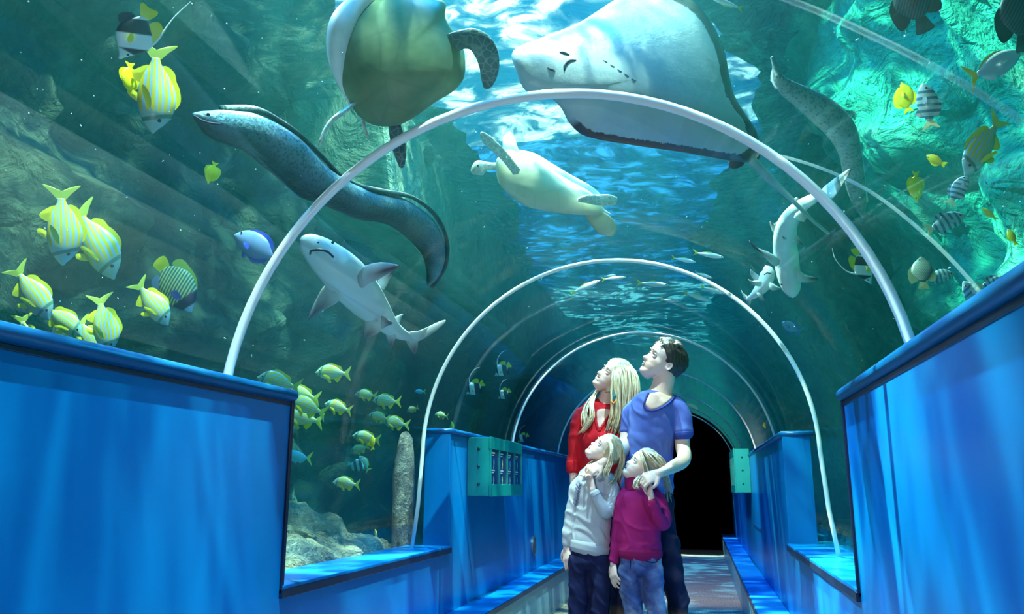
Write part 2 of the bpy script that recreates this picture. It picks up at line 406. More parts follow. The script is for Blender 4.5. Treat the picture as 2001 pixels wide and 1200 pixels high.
def spot(name, loc, to, e, deg, size, col=(1, 1, 1), blend=.6):
    l = bpy.data.lights.new(name, 'SPOT'); l.energy = e; l.spot_size = math.radians(deg); l.spot_blend = blend; l.shadow_soft_size = size; l.color = col
    o = bpy.data.objects.new(name, l); COL.objects.link(o); o.location = loc
    o.rotation_euler = (Vector(to)-Vector(loc)).to_track_quat('-Z', 'Y').to_euler(); return o
# added lamps, all unseen: fills inside the tunnel, spots above the tank
spot('added_tunnel_fill', (-1.0, .9, 2.2), (-.45, 4.15, .95), 105, 34, .10, (1, .97, .95))  # added fill aimed at the people
FL = (.92, .98, 1)
spot('added_tunnel_fill', (-.3, 7.6, 2.25), (-.05, 9.6, 0), 300, 80, .1, (1, .97, .9))  # added fill to keep the far floor neutral
spot('added_tank_spot', (-2.1, 3.0, 7.0), (-2.05, 3.9, .8), 5000, 20, .03, (1, .95, .85))  # added to brighten the sand mound
spot('added_tank_spot', (-4.4, 1.2, 7.0), (-.95, 2.4, 2.5), 9000, 24, .03, (1, 1, .97))  # added to light the edge of the big turtle
spot('added_tunnel_fill', (-.5, .2, 1.3), (-.45, 4.0, 3.0), 34, 84, .15, (1, .98, .94))  # added fill for the vault and its ribs
spot('added_tank_spot', (-3.6, 2.4, 7.6), (1.5, 3.5, 2.5), 19000, 40, .03, (.9, 1, .88))  # added to brighten the green rock
spot('added_tank_spot', (.6, .0, 10.5), (-1.5, 1.7, .7), 23000, 28, .03, FL)  # added to throw dapples on the left wall
spot('added_tank_spot', (.5, 4.2, 10.5), (-1.5, 6.2, .7), 23000, 30, .03, FL)  # added for dapples farther along the left wall
spot('added_tank_spot', (-1.3, 2.2, 10.5), (.6, 4.3, .7), 9500, 20, .03, FL)  # added to throw dapples on the right wall
spot('added_tank_spot', (1.6, 1.5, 9.5), (-3.4, 4.5, 2.0), 9000, 50, .03, FL)  # added to light the left rock
SC.view_settings.view_transform = 'Standard'; SC.view_settings.look = 'None'
SC.view_settings.exposure = -0.12; SC.view_settings.gamma = 1.0
c = SC.cycles
c.max_bounces = 6; c.diffuse_bounces = 2; c.glossy_bounces = 3; c.transmission_bounces = 4; c.transparent_max_bounces = 12; c.volume_bounces = 0
c.use_denoising = True
c.sample_clamp_indirect = 5.0
c.caustics_reflective = False; c.caustics_refractive = False
# ---------------------------------------------------------------- creatures : helpers
def out(u, v, extra=0.0):
    """distance at which the sight line leaves the acrylic tunnel, plus extra"""
    d = .3
    while d < 30:
        p = P(u, v, d); x, z = p.x-AXC, p.z-AZC
        if (z > 0 and math.hypot(x, z) > AR+.04) or (z <= 0 and abs(x) > AR+.08): break
        d += .02
    return d+extra
def setattr_bd(me, cols):
    a = me.color_attributes.new('bd', 'FLOAT_COLOR', 'POINT')
    a.data.foreach_set('color', [c for col in cols for c in (*col, 1.0)])
def spine_mesh(name, pts, ratio=1.0, seg=20, n=5, depth=None, square=0.0, twist=0.0):
    """pts (u, v, halfwidth px, distance); ring attr = (along, side, away)"""
    S = spl(pts, n); W = [P(u, v, d) for u, v, h, d in S]; N = len(S)
    R = [max(h, .3)/FPX*d for u, v, h, d in S]
    vs, cols, fs = [], [], []
    for i in range(N):
        T = (W[min(i+1, N-1)]-W[max(i-1, 0)]).normalized(); V = (W[i]-CAM).normalized()
        A = T.cross(V).normalized(); B = A.cross(T).normalized()
        if B.dot(V) < 0: B = -B
        for k in range(seg):
            a = 2*PI*k/seg; c, s = math.cos(a), math.sin(a)
            if square: c = math.copysign(abs(c)**(1-square), c); s = math.copysign(abs(s)**(1-square), s)
            c2, s2 = c*math.cos(twist)-s*math.sin(twist), c*math.sin(twist)+s*math.cos(twist)
            vs.append(W[i] + A*(R[i]*c) + B*(R[i]*ratio*s)); cols.append((i/(N-1), .5+.5*c, .5+.5*s))
    for i in range(N-1):
        for k in range(seg): k2 = (k+1) % seg; fs.append((i*seg+k, i*seg+k2, (i+1)*seg+k2, (i+1)*seg+k))
    T0 = (W[0]-W[1]).normalized(); T1 = (W[-1]-W[-2]).normalized()
    vs.append(W[0]+T0*R[0]*.6); cols.append((0, .5, .5)); vs.append(W[-1]+T1*R[-1]*.6); cols.append((1, .5, .5))
    a, e = len(vs)-2, len(vs)-1
    fs += [(a, (k+1) % seg, k) for k in range(seg)] + [(e, (N-1)*seg+k, (N-1)*seg+(k+1) % seg) for k in range(seg)]
    me = bpy.data.meshes.new(name); me.from_pydata(vs, [], fs); setattr_bd(me, cols)
    bm = bmesh.new(); bm.from_mesh(me); bmesh.ops.recalc_face_normals(bm, faces=bm.faces); bm.to_mesh(me); bm.free()
    return me
def spine_body(name, pts, mat, parent=None, **kw): return link(name, spine_mesh(name, pts, **kw), mat, parent, True)
def lens_body(name, outl, mat, parent=None, d=2.5, tf=.03, tb=.03, center=None, rings=7, smooth_n=4, round_c=0.0, bend=None, w=None, edge=.06, closed_spl=True):
    """a body whose outline is given in px around `center`, swelling tf towards / tb away from the viewer.
    d: number or f(u,v); attr = (r, w, side)"""
    n0 = len(outl); w = w or [0]*n0
    if closed_spl:
        O = [(*p, ww) for p, ww in zip(outl, w)]; ext = [O[-1]]+O+[O[0], O[1]]
        S = spl(ext, smooth_n)[smooth_n:-smooth_n-1][:n0*smooth_n]
    else: S = [(*p, ww) for p, ww in zip(outl, w)]
    cx, cy = center or (sum(p[0] for p in S)/len(S), sum(p[1] for p in S)/len(S))
    D = d if callable(d) else (lambda u, v: d)
    mr = sum(math.hypot(p[0]-cx, p[1]-cy) for p in S)/len(S)
    n = len(S); vs, cols, fs = [], [], []
    rr = [1-(1-k/rings)**1.6 if False else math.sin(PI/2*k/rings) for k in range(1, rings+1)]
    for side in (0, 1):
        for r in rr:
            hgt = max(0.0, 1-r*r)**.5*(1-edge)+edge
            for (u, v, ww) in S:
                bl = 1-round_c*(1-r**2); L_u = math.hypot(u-cx, v-cy); q_ = bl+(1-bl)*mr/L_u
                uu, vv = cx+(u-cx)*r*q_, cy+(v-cy)*r*q_
                vs.append(P(uu, vv, D(uu, vv) + (-tf if side == 0 else tb)*hgt)); cols.append((r, ww, side))
        vs.append(P(cx, cy, D(cx, cy)+(-tf if side == 0 else tb))); cols.append((0, sum(w)/n0, side))
    m = n*rings+1
    for side in (0, 1):
        o = side*m; c = o+n*rings
        fs += [(c, o+i, o+(i+1) % n) for i in range(n)]
        for k in range(rings-1):
            a = o+k*n; b_ = a+n
            fs += [(a+i, b_+i, b_+(i+1) % n, a+(i+1) % n) for i in range(n)]
    a = (rings-1)*n; b_ = m+a
    fs += [(a+i, b_+i, b_+(i+1) % n, a+(i+1) % n) for i in range(n)]
    me = bpy.data.meshes.new(name); me.from_pydata(vs, [], fs); setattr_bd(me, cols)
    bm = bmesh.new(); bm.from_mesh(me); bmesh.ops.recalc_face_normals(bm, faces=bm.faces); bm.to_mesh(me); bm.free()
    return link(name, me, mat, parent, True)
def ball_at(name, u, v, rpx, d, mat, parent, M=None):
    b = MB(); b.ball((0, 0, 0), rpx/FPX*d, 12, 8); b.v = [tuple(Vector(q)+P(u, v, d)) for q in b.v]
    return b.build(name, mat, parent, smooth=True)
def attr(t):
    s = t.n('SeparateColor', {0: t.n('Attribute', attribute_name='bd').outputs['Color']}); return s.outputs[0], s.outputs[1], s.outputs[2]

from mathutils.bvhtree import BVHTree
def bvh(o):
    return BVHTree.FromPolygons([v.co.copy() for v in o.data.vertices], [tuple(p.vertices) for p in o.data.polygons])
def onto(B, u, v, off=.004):
    r = (P(u, v, 1)-CAM).normalized(); h = B.ray_cast(CAM, r)
    if h[0] is None:
        q = B.find_nearest(P(u, v, 4.3)); return q[0]-r*off
    return h[0]-r*off
# ---------------------------------------------------------------- creature materials
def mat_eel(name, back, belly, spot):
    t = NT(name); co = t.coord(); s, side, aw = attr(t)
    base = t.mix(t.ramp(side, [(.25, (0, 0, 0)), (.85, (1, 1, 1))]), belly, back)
    vor = t.n('TexVoronoi', {'Vector': co, 'Scale': 75.0}).outputs[0]
    m = t.ramp(vor, [(.22, (1, 1, 1)), (.50, (0, 0, 0))])
    c = t.mix(t.math('MULTIPLY', m, .55), base, spot)
    c = t.mix(t.math('MULTIPLY', t.noise(co, 9, 4), .5), c, spot)
    t.pbsdf(c, .45, 0, .4, t.bump(t.noise(co, 60, 4), .6, .01)); return t.done()
M_EEL = mat_eel('moray_skin', (.16, .36, .46), (.025, .08, .07), (.01, .035, .035))  # upper side coloured paler to stand for the light on it
M_EEL2 = mat_eel('speckled_eel_skin', (.34, .36, .35), (.46, .48, .45), (.07, .08, .08))
def mat_shark():
    t = NT('shark_skin'); co = t.coord(); s, side, aw = attr(t)
    c = t.ramp(aw, [(.30, (.80, .84, .80)), (.62, (.62, .66, .64)), (.82, (.25, .30, .33))])
    c = t.mix(t.math('MULTIPLY', t.noise(co, 6, 4), .45), c, (.50, .52, .50))
    t.pbsdf(c, .38, 0, .4, t.bump(t.noise(co, 40, 3), .25, .01)); return t.done()
def mat_sharkfin(name, tip):
    t = NT(name); co = t.coord(); s, r, side = attr(t)
    c = t.mix(r, (.66, .70, .66), tip)
    t.pbsdf(c, .45); return t.done()
M_SHARK = mat_shark(); M_SFIN = mat_sharkfin('shark_fin_skin', (.16, .13, .13)); M_SFIN2 = mat_sharkfin('blacktip_fin_skin', (.05, .02, .02))
def mat_ray():
    t = NT('ray_belly_skin'); co = t.coord(); r, w, side = attr(t)
    nz = t.noise(co, 14, 5, .65); nb = t.noise(co, 42, 4, .7)
    edge = t.math('ADD', t.math('MULTIPLY', r, 1.0), t.math('MULTIPLY', t.math('SUBTRACT', nb, .5), .10))
    m = t.math('MULTIPLY', t.ramp(edge, [(.89, (0, 0, 0)), (.915, (1, 1, 1))]), w)
    c = t.mix(nz, (.28, .40, .42), (.46, .58, .58))
    c = t.mix(t.ramp(m, [(.25, (0, 0, 0)), (.55, (1, 1, 1))]), c, (.07, .06, .06))
    c = t.mix(side, c, (.10, .12, .13))
    t.pbsdf(c, .35, 0, .5, t.bump(nz, .15, .02)); return t.done()
M_RAY = mat_ray()
M_RAYD = plain('ray_dark_skin', (.10, .09, .085), .5, 0, .3, .4, 40)
M_DARKSLIT = plain('dark_slit', (.03, .02, .03), .6)
def mat_turtle(name, c0, c1, c2):
    t = NT(name); co = t.coord(); r, w, side = attr(t)
    n = t.noise(co, 3.2, 4, .6)
    c = t.ramp(n, [(.3, c0), (.5, c1), (.72, c2)])
    sc = t.n('TexVoronoi', {'Vector': co, 'Scale': 7.0}, feature='DISTANCE_TO_EDGE').outputs[0]
    c = t.mix(t.ramp(sc, [(.0, (.16, .16, .16)), (.05, (0, 0, 0))]), c, tuple(x*.6 for x in c0))
    c = t.mix(t.math('MULTIPLY', side, .8), c, (.10, .10, .06))
    t.pbsdf(c, .4, 0, .4, t.bump(n, .3, .02)); return t.done()
M_TURT = mat_turtle('turtle_plastron', (.05, .16, .15), (.13, .24, .12), (.24, .34, .18))
M_TURT2 = mat_turtle('small_turtle_plastron', (.50, .55, .36), (.66, .68, .46), (.78, .80, .62))
M_SHELLW = plain('pale_carapace', (.86, .90, .88), .4, 0, .4, .12, 30)
M_CARAP = plain('brown_carapace', (.30, .30, .22), .5, 0, .4, .5, 9)
def mat_tskin(name, a, b_):
    t = NT(name); co = t.coord()
    v = t.n('TexVoronoi', {'Vector': co, 'Scale': 42.0}, feature='DISTANCE_TO_EDGE').outputs[0]
    c = t.mix(t.ramp(v, [(.0, (1, 1, 1)), (.12, (0, 0, 0))]), b_, a)
    t.pbsdf(c, .5, 0, .3, t.bump(v, .4, .01)); return t.done()
M_TSKIN = mat_tskin('turtle_skin', (.20, .30, .26), (.06, .14, .14))
M_TSKIN2 = mat_tskin('pale_turtle_skin', (.86, .90, .86), (.60, .64, .52))
M_EYE = plain('fish_eye', (.01, .01, .012), .1, 0, .8)

def grp(name, u, v, d, label, cat, group=None): return empty(name, P(u, v, d), label, cat, group)

# ---------------------------------------------------------------- big eel
def D0(u, v, e): return out(u, v)+e
e = grp('moray_eel', 620, 350, out(620, 350)+.35, 'huge dark spotted moray eel snaking behind the widest white arch', 'eel')
EB = [(377, 223, 3), (392, 230, 14), (418, 242, 28), (455, 251, 34), (495, 262, 39), (553, 300, 44), (606, 350, 40), (640, 367, 34), (680, 388, 32), (710, 400, 31), (745, 406, 29), (780, 417, 30), (822, 448, 31), (846, 488, 24), (848, 525, 16), (838, 556, 5)]
dd = [2.62, 2.64, 2.68, 2.75, 2.82, 2.95, 3.1, 3.2, 3.35, 3.5, 3.65, 3.85, 4.15, 4.4, 4.6, 4.7]
spine_body('body', [(*p, q) for p, q in zip(EB, dd)], M_EEL, e, ratio=.8, seg=28)
b = MB(); ridge = [(432, 213), (500, 214), (545, 236), (590, 268), (640, 318), (672, 348), (712, 366), (760, 376), (806, 386), (850, 420), (872, 470), (868, 520), (842, 560)]
rd = [2.72, 2.82, 2.9, 3.0, 3.15, 3.25, 3.45, 3.65, 3.9, 4.15, 4.4, 4.6, 4.7]
b.tube([P(u, v, d) for u, v, d in spl([(u, v, d) for (u, v), d in zip(ridge, rd)], 4)], 1, 8, flat=(.018, .010), axis=-RT+UP*.6)
b.build('dorsal_fin', M_EEL, e, smooth=True)
b = MB(); L = [P(u, v, 2.66) for u, v in ((380, 226), (396, 236), (415, 236), (432, 240))]
L = [P(379, 226, 2.615), P(395, 236, 2.56), P(412, 241, 2.52), P(430, 243, 2.52)]
b.tube(L, .0035, 6); b.build('mouth', M_DARKSLIT, e, smooth=True)
ball_at('eye', 407, 224, 3.5, 2.57, M_EYE, e)

# ---------------------------------------------------------------- speckled eel, right
e = grp('speckled_eel', 1640, 245, out(1640, 245)+.3, 'long grey speckled eel bending down in front of the sunlit green rock', 'eel')
EB = [(1508, 112, 3, 3.07), (1514, 128, 5, 3.09), (1519, 148, 9, 3.10), (1533, 168, 15, 3.12), (1567, 190, 21, 3.16), (1607, 217, 27, 3.21), (1641, 250, 27, 3.27), (1659, 290, 21, 3.35), (1667, 333, 19, 3.46), (1673, 368, 17, 3.57), (1680, 398, 12, 3.65), (1687, 424, 3, 3.74)]
spine_body('body', EB, M_EEL2, e, ratio=.9, seg=24)
b = MB(); b.tube([P(u, v, d) for u, v, d in spl([(1556, 172, 3.13), (1600, 190, 3.18), (1640, 215, 3.24), (1668, 250, 3.29), (1680, 300, 3.38), (1686, 350, 3.52), (1692, 395, 3.65)], 4)], 1, 8, flat=(.012, .008), axis=RT+UP*.5)
b.build('dorsal_fin', M_SHELLW, e, smooth=True)
spine_body('upper_jaw', [(1507, 112, 1.5, 3.06), (1512, 128, 3, 3.06), (1521, 150, 5, 3.06)], M_EEL2, e)
spine_body('throat', [(1512, 135, 3, 3.12), (1512, 152, 6, 3.12), (1522, 170, 8, 3.12)], M_SHELLW, e)
ball_at('eye', 1524, 150, 2.5, 3.0, M_EYE, e)

# ---------------------------------------------------------------- sharks
def finq(name, pts, wt, mat, par, d, th=.008, c=None, sm=2):
    return lens_body(name, pts, mat, par, d=d, tf=th, tb=th, rings=3, w=wt, center=c, smooth_n=sm)
e = grp('reef_shark', 680, 560, 4.1, 'pale-bellied grey shark with downturned mouth swimming up towards the big eel', 'shark')
SB = [(592, 466, 8, 3.52), (602, 474, 20, 3.55), (628, 496, 33, 3.62), (668, 532, 41, 3.72), (704, 572, 40, 3.88), (738, 612, 28, 4.1), (762, 638, 18, 4.28), (787, 654, 11, 4.45), (806, 659, 7, 4.55)]
spine_body('body', SB, M_SHARK, e, ratio=.78, seg=28)
finq('pectoral_fin', [(698, 540), (712, 520), (745, 512), (772, 516), (779, 519), (776, 525), (762, 533), (742, 545), (722, 555), (712, 563), (703, 561)], [0, 0, .1, .6, 1, 1, .8, .4, .1, 0, 0], M_SFIN, e, lambda u, v: 3.50-.0010*(u-700), c=(725, 535))
finq('pectoral_fin', [(636, 556), (620, 580), (607, 608), (602, 627), (625, 610), (648, 598), (664, 586), (656, 565)], [0, .2, .7, 1, .8, .4, 0, 0], M_SFIN, e, lambda u, v: 3.72+.0012*(640-u), c=(636, 585))
finq('dorsal_fin', [(738, 548), (768, 528), (762, 545), (750, 566)], [0, 1, .6, 0], M_SFIN, e, 4.0)
finq('pelvic_fin', [(716, 618), (713, 640), (711, 662), (730, 656), (744, 646), (742, 630)], [0, .3, 1, .9, .5, 0], M_SFIN, e, 4.02)
finq('pelvic_fin', [(745, 617), (758, 624), (768, 632), (755, 638), (745, 642)], [.5, .8, 1, .8, .4], M_SFIN, e, 3.98)
finq('anal_fin', [(753, 648), (757, 665), (764, 682), (770, 668), (775, 655), (766, 648)], [0, .5, 1, .7, .1, 0], M_SFIN, e, 4.3)
finq('second_dorsal_fin', [(768, 622), (788, 613), (784, 622), (778, 634)], [0, .6, .6, 0], M_SFIN, e, 4.32)
finq('tail_fin', [(792, 650), (820, 646), (848, 633), (870, 625), (867, 634), (845, 652), (818, 667), (808, 664)], [0, 0, .1, .2, .4, .6, .3, 0], M_SFIN, e, lambda u, v: 4.5+.0012*(u-800), c=(822, 655))
finq('tail_fin_lobe', [(792, 660), (798, 676), (810, 693), (816, 680), (816, 664), (806, 658)], [0, .4, 1, .8, .2, 0], M_SFIN, e, 4.52)
b = MB(); b.tube([P(*q) for q in spl([(606, 496, 3.42), (609, 490, 3.37), (624, 488, 3.31), (640, 492, 3.34), (651, 502, 3.40)], 4)], .005, 6); b.build('mouth', M_DARKSLIT, e, smooth=True)
ball_at('eye', 650, 474, 3, 3.50, M_EYE, e); ball_at('nostril', 622, 474, 1.8, 3.38, M_DARKSLIT, e)

e = grp('blacktip_shark', 1540, 480, 4.0, 'slim white-bellied shark with black fin tips diving beside the widest arch', 'shark')
SB = [(1549, 578, 8, 4.06), (1547, 564, 17, 4.05), (1541, 536, 22, 4.02), (1536, 500, 23, 3.98), (1534, 466, 22, 3.90), (1540, 435, 19, 3.78), (1560, 407, 14, 3.6), (1590, 388, 10, 3.36), (1612, 379, 8, 3.15)]
spine_body('body', SB, M_SHARK, e, ratio=.85, seg=24)
finq('pectoral_fin', [(1524, 508), (1501, 492), (1480, 484), (1463, 469), (1472, 484), (1485, 494), (1501, 511), (1517, 521)], [0, .1, .5, 1, 1, .5, .1, 0], M_SFIN2, e, 3.93, c=(1500, 502))
finq('pectoral_fin', [(1557, 524), (1573, 537), (1600, 544), (1589, 551), (1568, 552), (1558, 548)], [0, 0, 1, .6, .1, 0], M_SFIN2, e, 3.95)
finq('pelvic_fin', [(1552, 455), (1563, 466), (1569, 479), (1558, 474), (1546, 470)], [0, .3, 1, .5, 0], M_SFIN2, e, 3.85)
finq('pelvic_fin', [(1534, 446), (1525, 449), (1531, 468), (1540, 464)], [.1, 1, .7, 0], M_SFIN2, e, 3.83)
finq('anal_fin', [(1551, 425), (1571, 434), (1579, 414), (1562, 412)], [0, .4, .6, 0], M_SFIN2, e, 3.5)
finq('dorsal_fin', [(1517, 460), (1508, 450), (1504, 432), (1512, 437), (1520, 434)], [0, .3, 1, .8, 0], M_SFIN2, e, 4.02)
finq('second_dorsal_fin', [(1547, 400), (1555, 385), (1563, 391), (1561, 400)], [0, .4, .4, 0], M_SFIN2, e, 3.68)
finq('tail_fin', [(1602, 374), (1625, 353), (1645, 339), (1664, 328), (1656, 346), (1642, 368), (1628, 388), (1612, 386)], [0, 0, .1, 1, .6, .1, 0, 0], M_SFIN2, e, lambda u, v: 3.17-.006*(u-1610), c=(1630, 362))
finq('tail_fin_lobe', [(1596, 384), (1602, 398), (1612, 408), (1622, 412), (1624, 396), (1616, 384)], [0, 0, .1, .4, .1, 0], M_SFIN2, e, 3.18)
ball_at('eye', 1527, 556, 1.8, 3.93, M_EYE, e)

e = grp('small_shark', 1490, 555, 4.3, 'small grey-white shark with a curved mouth close beside the blacktip shark', 'shark')
SB = [(1497, 522, 6, 4.3), (1500, 532, 13, 4.3), (1495, 552, 14, 4.3), (1483, 568, 11, 4.32), (1470, 579, 6, 4.36), (1459, 585, 3, 4.4)]
spine_body('body', SB, M_SHARK, e, ratio=.85, seg=18)
finq('pectoral_fin', [(1488, 548), (1470, 549), (1462, 545), (1470, 556), (1486, 560)], [0, .4, 1, .5, 0], M_SFIN, e, 4.24)
finq('pectoral_fin', [(1505, 552), (1520, 560), (1526, 564), (1516, 567), (1504, 566)], [0, .3, .8, .4, 0], M_SFIN, e, 4.26)
finq('dorsal_fin', [(1480, 552), (1468, 540), (1466, 526), (1474, 532), (1486, 542)], [0, .4, .8, .4, 0], M_SFIN, e, 4.34)
finq('tail_fin', [(1462, 580), (1452, 572), (1448, 566), (1453, 582), (1460, 590), (1464, 598), (1468, 588)], [0, .3, .4, .3, .3, .6, 0], M_SFIN, e, 4.4)
finq('pelvic_fin', [(1478, 572), (1486, 586), (1494, 588), (1488, 574)], [0, .5, .6, 0], M_SFIN, e, 4.3)
b = MB(); b.tube([P(*q) for q in ((1493, 537, 4.16), (1499, 533, 4.15), (1507, 535, 4.16))], .003, 5); b.build('mouth', M_DARKSLIT, e)

# ---------------------------------------------------------------- ray
e = grp('stingray', 1250, 160, 3.0, 'broad pale-bellied ray with a dark-edged rear rim gliding over the tunnel roof', 'ray')
RO = [(1003, 99), (1067, 70), (1126, 47), (1167, 22), (1215, -6), (1290, -22), (1350, 0), (1382, 32), (1403, 67), (1418, 108), (1426, 152), (1436, 188), (1458, 225), (1476, 251), (1485, 280), (1484, 302), (1466, 316), (1440, 316), (1397, 309), (1330, 297), (1272, 289), (1213, 280), (1161, 271), (1132, 260), (1111, 238), (1097, 212), (1078, 194), (1050, 190), (1024, 174), (1009, 140)]
RW = [0, .2, .25, .3, .3, .5, .8, .9, 1, 1, 1, 1, 1, .9, 1, 1, 1, 1, 1, 1, .9, .9, 1, .8, .3, .1, 0, 0, 0, 0]
def rayD(u, v):
    q = abs((v-165)-(u-1100)*.18)/150
    return 2.86 + .00045*(u-1000) + .12*min(1.4, q)**2
lens_body('body', RO, M_RAY, e, d=rayD, tf=.09, tb=.09, center=(1265, 150), rings=12, w=RW, edge=.05)
B_ = bvh([o for o in e.children if o.name.startswith('body')][0])
def mark(name, q, r, mat):
    b = MB(); L = [onto(B_, u, v, 0) for u, v in spl(q, 4)]; n_ = len(L)-1
    b.tube(L, [r*(.35+.65*math.sin(PI*i/n_)) for i in range(n_+1)], 8, axis=UP+RT*.37); b.build(name, mat, e, smooth=True)
mark('mouth', [(1103, 138), (1104, 127), (1112, 119), (1126, 118)], .006, M_DARKSLIT)
mark('nostril', [(1093, 102), (1101, 103), (1113, 108)], .006, M_DARKSLIT); mark('nostril', [(1070, 132), (1077, 136), (1085, 139)], .005, M_DARKSLIT)
M_GILL = plain('grey_gill', (.22, .30, .32))
for q in range(5): mark('gill_slit', [(1178+q*14, 117+q*9), (1183+q*14, 120+q*9), (1187+q*14, 122+q*9)], .003, M_GILL)
spine_body('pelvic_fin', [(1448, 300, 14, 3.12), (1440, 314, 15, 3.12), (1428, 324, 8, 3.12)], M_RAYD, e, ratio=.3, square=.3)
spine_body('pelvic_fin', [(1472, 290, 12, 3.13), (1472, 306, 12, 3.13), (1462, 314, 8, 3.13)], M_RAYD, e, ratio=.3)
spine_body('tail', [(1465, 308, 9, 3.1), (1500, 346, 8, 3.2), (1545, 388, 5, 3.3), (1585, 428, 3.5, 3.4), (1618, 456, 3, 3.5)], plain('grey_teal_tail', (.30, .42, .42), .4), e, ratio=1)

# ---------------------------------------------------------------- big turtle
e = grp('sea_turtle', 780, 120, 2.8, 'large green-bellied sea turtle overhead with one curled front flipper', 'turtle')
TO = [(647, 73), (660, 42), (691, 14), (735, -12), (780, -20), (825, -14), (869, 4), (870, 34), (889, 66), (906, 98), (908, 146), (889, 176), (852, 199), (808, 230), (776, 245), (735, 246), (706, 231), (685, 205), (660, 168), (649, 125)]
lens_body('plastron', TO, M_TURT, e, d=2.86, tf=.10, tb=.02, center=(775, 115), rings=12, edge=.04, round_c=.9)
TOs = [(780+(u-775)*.93, 115+(v-115)*.96-5) for u, v in TO]
lens_body('carapace', TOs, M_CARAP, e, d=2.90, tf=.03, tb=.20, center=(775, 112), rings=9, edge=.05, round_c=.8)
spine_body('rim_highlight', [(745, -16, 10, 2.84), (700, 10, 20, 2.82), (672, 42, 25, 2.80), (661, 80, 23, 2.80), (660, 122, 17, 2.81), (669, 164, 9, 2.83), (687, 206, 4, 2.85)], M_SHELLW, e, ratio=.8)  # pale strip that paints the sunlit edge onto the shell
spine_body('front_flipper', [(872, 92, 22, 2.84), (900, 78, 18, 2.8), (928, 78, 21, 2.78), (948, 98, 23, 2.8), (956, 128, 20, 2.84), (954, 156, 14, 2.88), (950, 172, 6, 2.9)], M_TSKIN, e, ratio=.28, seg=20)
spine_body('front_flipper', [(690, 204, 4, 2.86), (672, 218, 5, 2.84), (650, 234, 4.5, 2.82), (634, 256, 3.5, 2.8), (625, 280, 2.5, 2.78)], M_TSKIN2, e, ratio=6)
spine_body('rear_flipper', [(770, 240, 12, 2.95), (776, 270, 14, 2.98), (782, 300, 12, 3.0), (785, 326, 5, 3.02)], M_TSKIN, e, ratio=.3)
spine_body('tail', [(708, 236, 4, 2.9), (714, 255, 3, 2.9), (722, 275, 1.5, 2.9)], M_TSKIN2, e)
spine_body('neck', [(735, 30, 34, 2.9), (728, -10, 30, 2.92), (722, -45, 30, 2.95), (720, -80, 26, 2.98), (720, -105, 10, 3.0)], M_TSKIN, e, ratio=.8)

# ---------------------------------------------------------------- small turtle
e = grp('sea_turtle', 1070, 360, 4.2, 'smaller pale turtle with raised speckled flipper below the ray, paddling away from the reef shark', 'turtle')
TO = [(969, 318), (976, 305), (992, 300), (1012, 302), (1040, 309), (1072, 328), (1112, 352), (1145, 370), (1163, 384), (1176, 402), (1174, 418), (1138, 420), (1095, 417), (1060, 411), (1030, 404), (1004, 388), (982, 369), (972, 350)]
lens_body('plastron', TO, M_TURT2, e, d=lambda u, v: 4.15+.0012*(u-970), tf=.10, tb=.03, center=(1060, 362), rings=8, edge=.04)
TOs = [(u+6, v-9) for u, v in TO]
lens_body('carapace', TOs, M_SHELLW, e, d=lambda u, v: 4.24+.0012*(u-970), tf=.05, tb=.17, center=(1068, 352), rings=8)
spine_body('front_flipper', [(1010, 336, 9, 4.08), (988, 308, 9, 4.03), (966, 286, 10, 3.98), (950, 271, 9, 3.95), (941, 260, 4, 3.93)], M_TSKIN2, e, ratio=.35)
spine_body('front_flipper', [(1000, 306, 18, 4.28), (996, 285, 14, 4.28), (995, 270, 12, 4.3), (996, 260, 5, 4.3)], M_SHELLW, e, ratio=.4)
spine_body('head', [(975, 326, 9, 4.2), (962, 325, 7, 4.2), (950, 325, 9, 4.2), (938, 328, 15, 4.2), (929, 333, 11, 4.2), (923, 338, 5, 4.2)], M_TSKIN2, e, ratio=.9)
ball_at('eye', 934, 324, 2, 4.06, M_EYE, e)
spine_body('rear_flipper', [(1130, 391, 4, 4.2), (1146, 389, 8, 4.2), (1165, 391, 10, 4.24), (1188, 391, 11, 4.28), (1204, 393, 8, 4.3)], M_TSKIN2, e, ratio=.3)
spine_body('rear_flipper', [(1152, 412, 12, 4.4), (1163, 424, 16, 4.42), (1178, 437, 20, 4.44), (1190, 450, 17, 4.46), (1194, 460, 7, 4.48)], M_TURT2, e, ratio=.25)
spine_body('tail', [(1168, 404, 6, 4.4), (1180, 412, 3, 4.4), (1192, 418, 1.5, 4.4)], M_TSKIN2, e)
# ---------------------------------------------------------------- fish : prototypes in local space (nose +X, back +Z, length 1)
def fish_body(secs, seg=16, n=4):
    S = spl(secs, n); vs, fs = [], []
    for x, zt, zb, w in S:
        c, h = (zt+zb)/2, max((zt-zb)/2, .002)
        for k in range(seg):
            a = 2*PI*k/seg; ca, sa = math.cos(a), math.sin(a)
            vs.append((x, max(w, .002)*math.copysign(abs(ca)**.9, ca)*(1-.25*abs(sa)), c+h*sa))
    N = len(S)
    for i in range(N-1):
        for k in range(seg): k2 = (k+1) % seg; fs.append((i*seg+k, i*seg+k2, (i+1)*seg+k2, (i+1)*seg+k))
    fs += [tuple(range(seg-1, -1, -1)), tuple(range((N-1)*seg, N*seg))]
    me = bpy.data.meshes.new('body'); me.from_pydata(vs, [], fs)
    bm = bmesh.new(); bm.from_mesh(me); bmesh.ops.recalc_face_normals(bm, faces=bm.faces); bm.to_mesh(me); bm.free()
    me.polygons.foreach_set('use_smooth', [True]*len(me.polygons)); return me
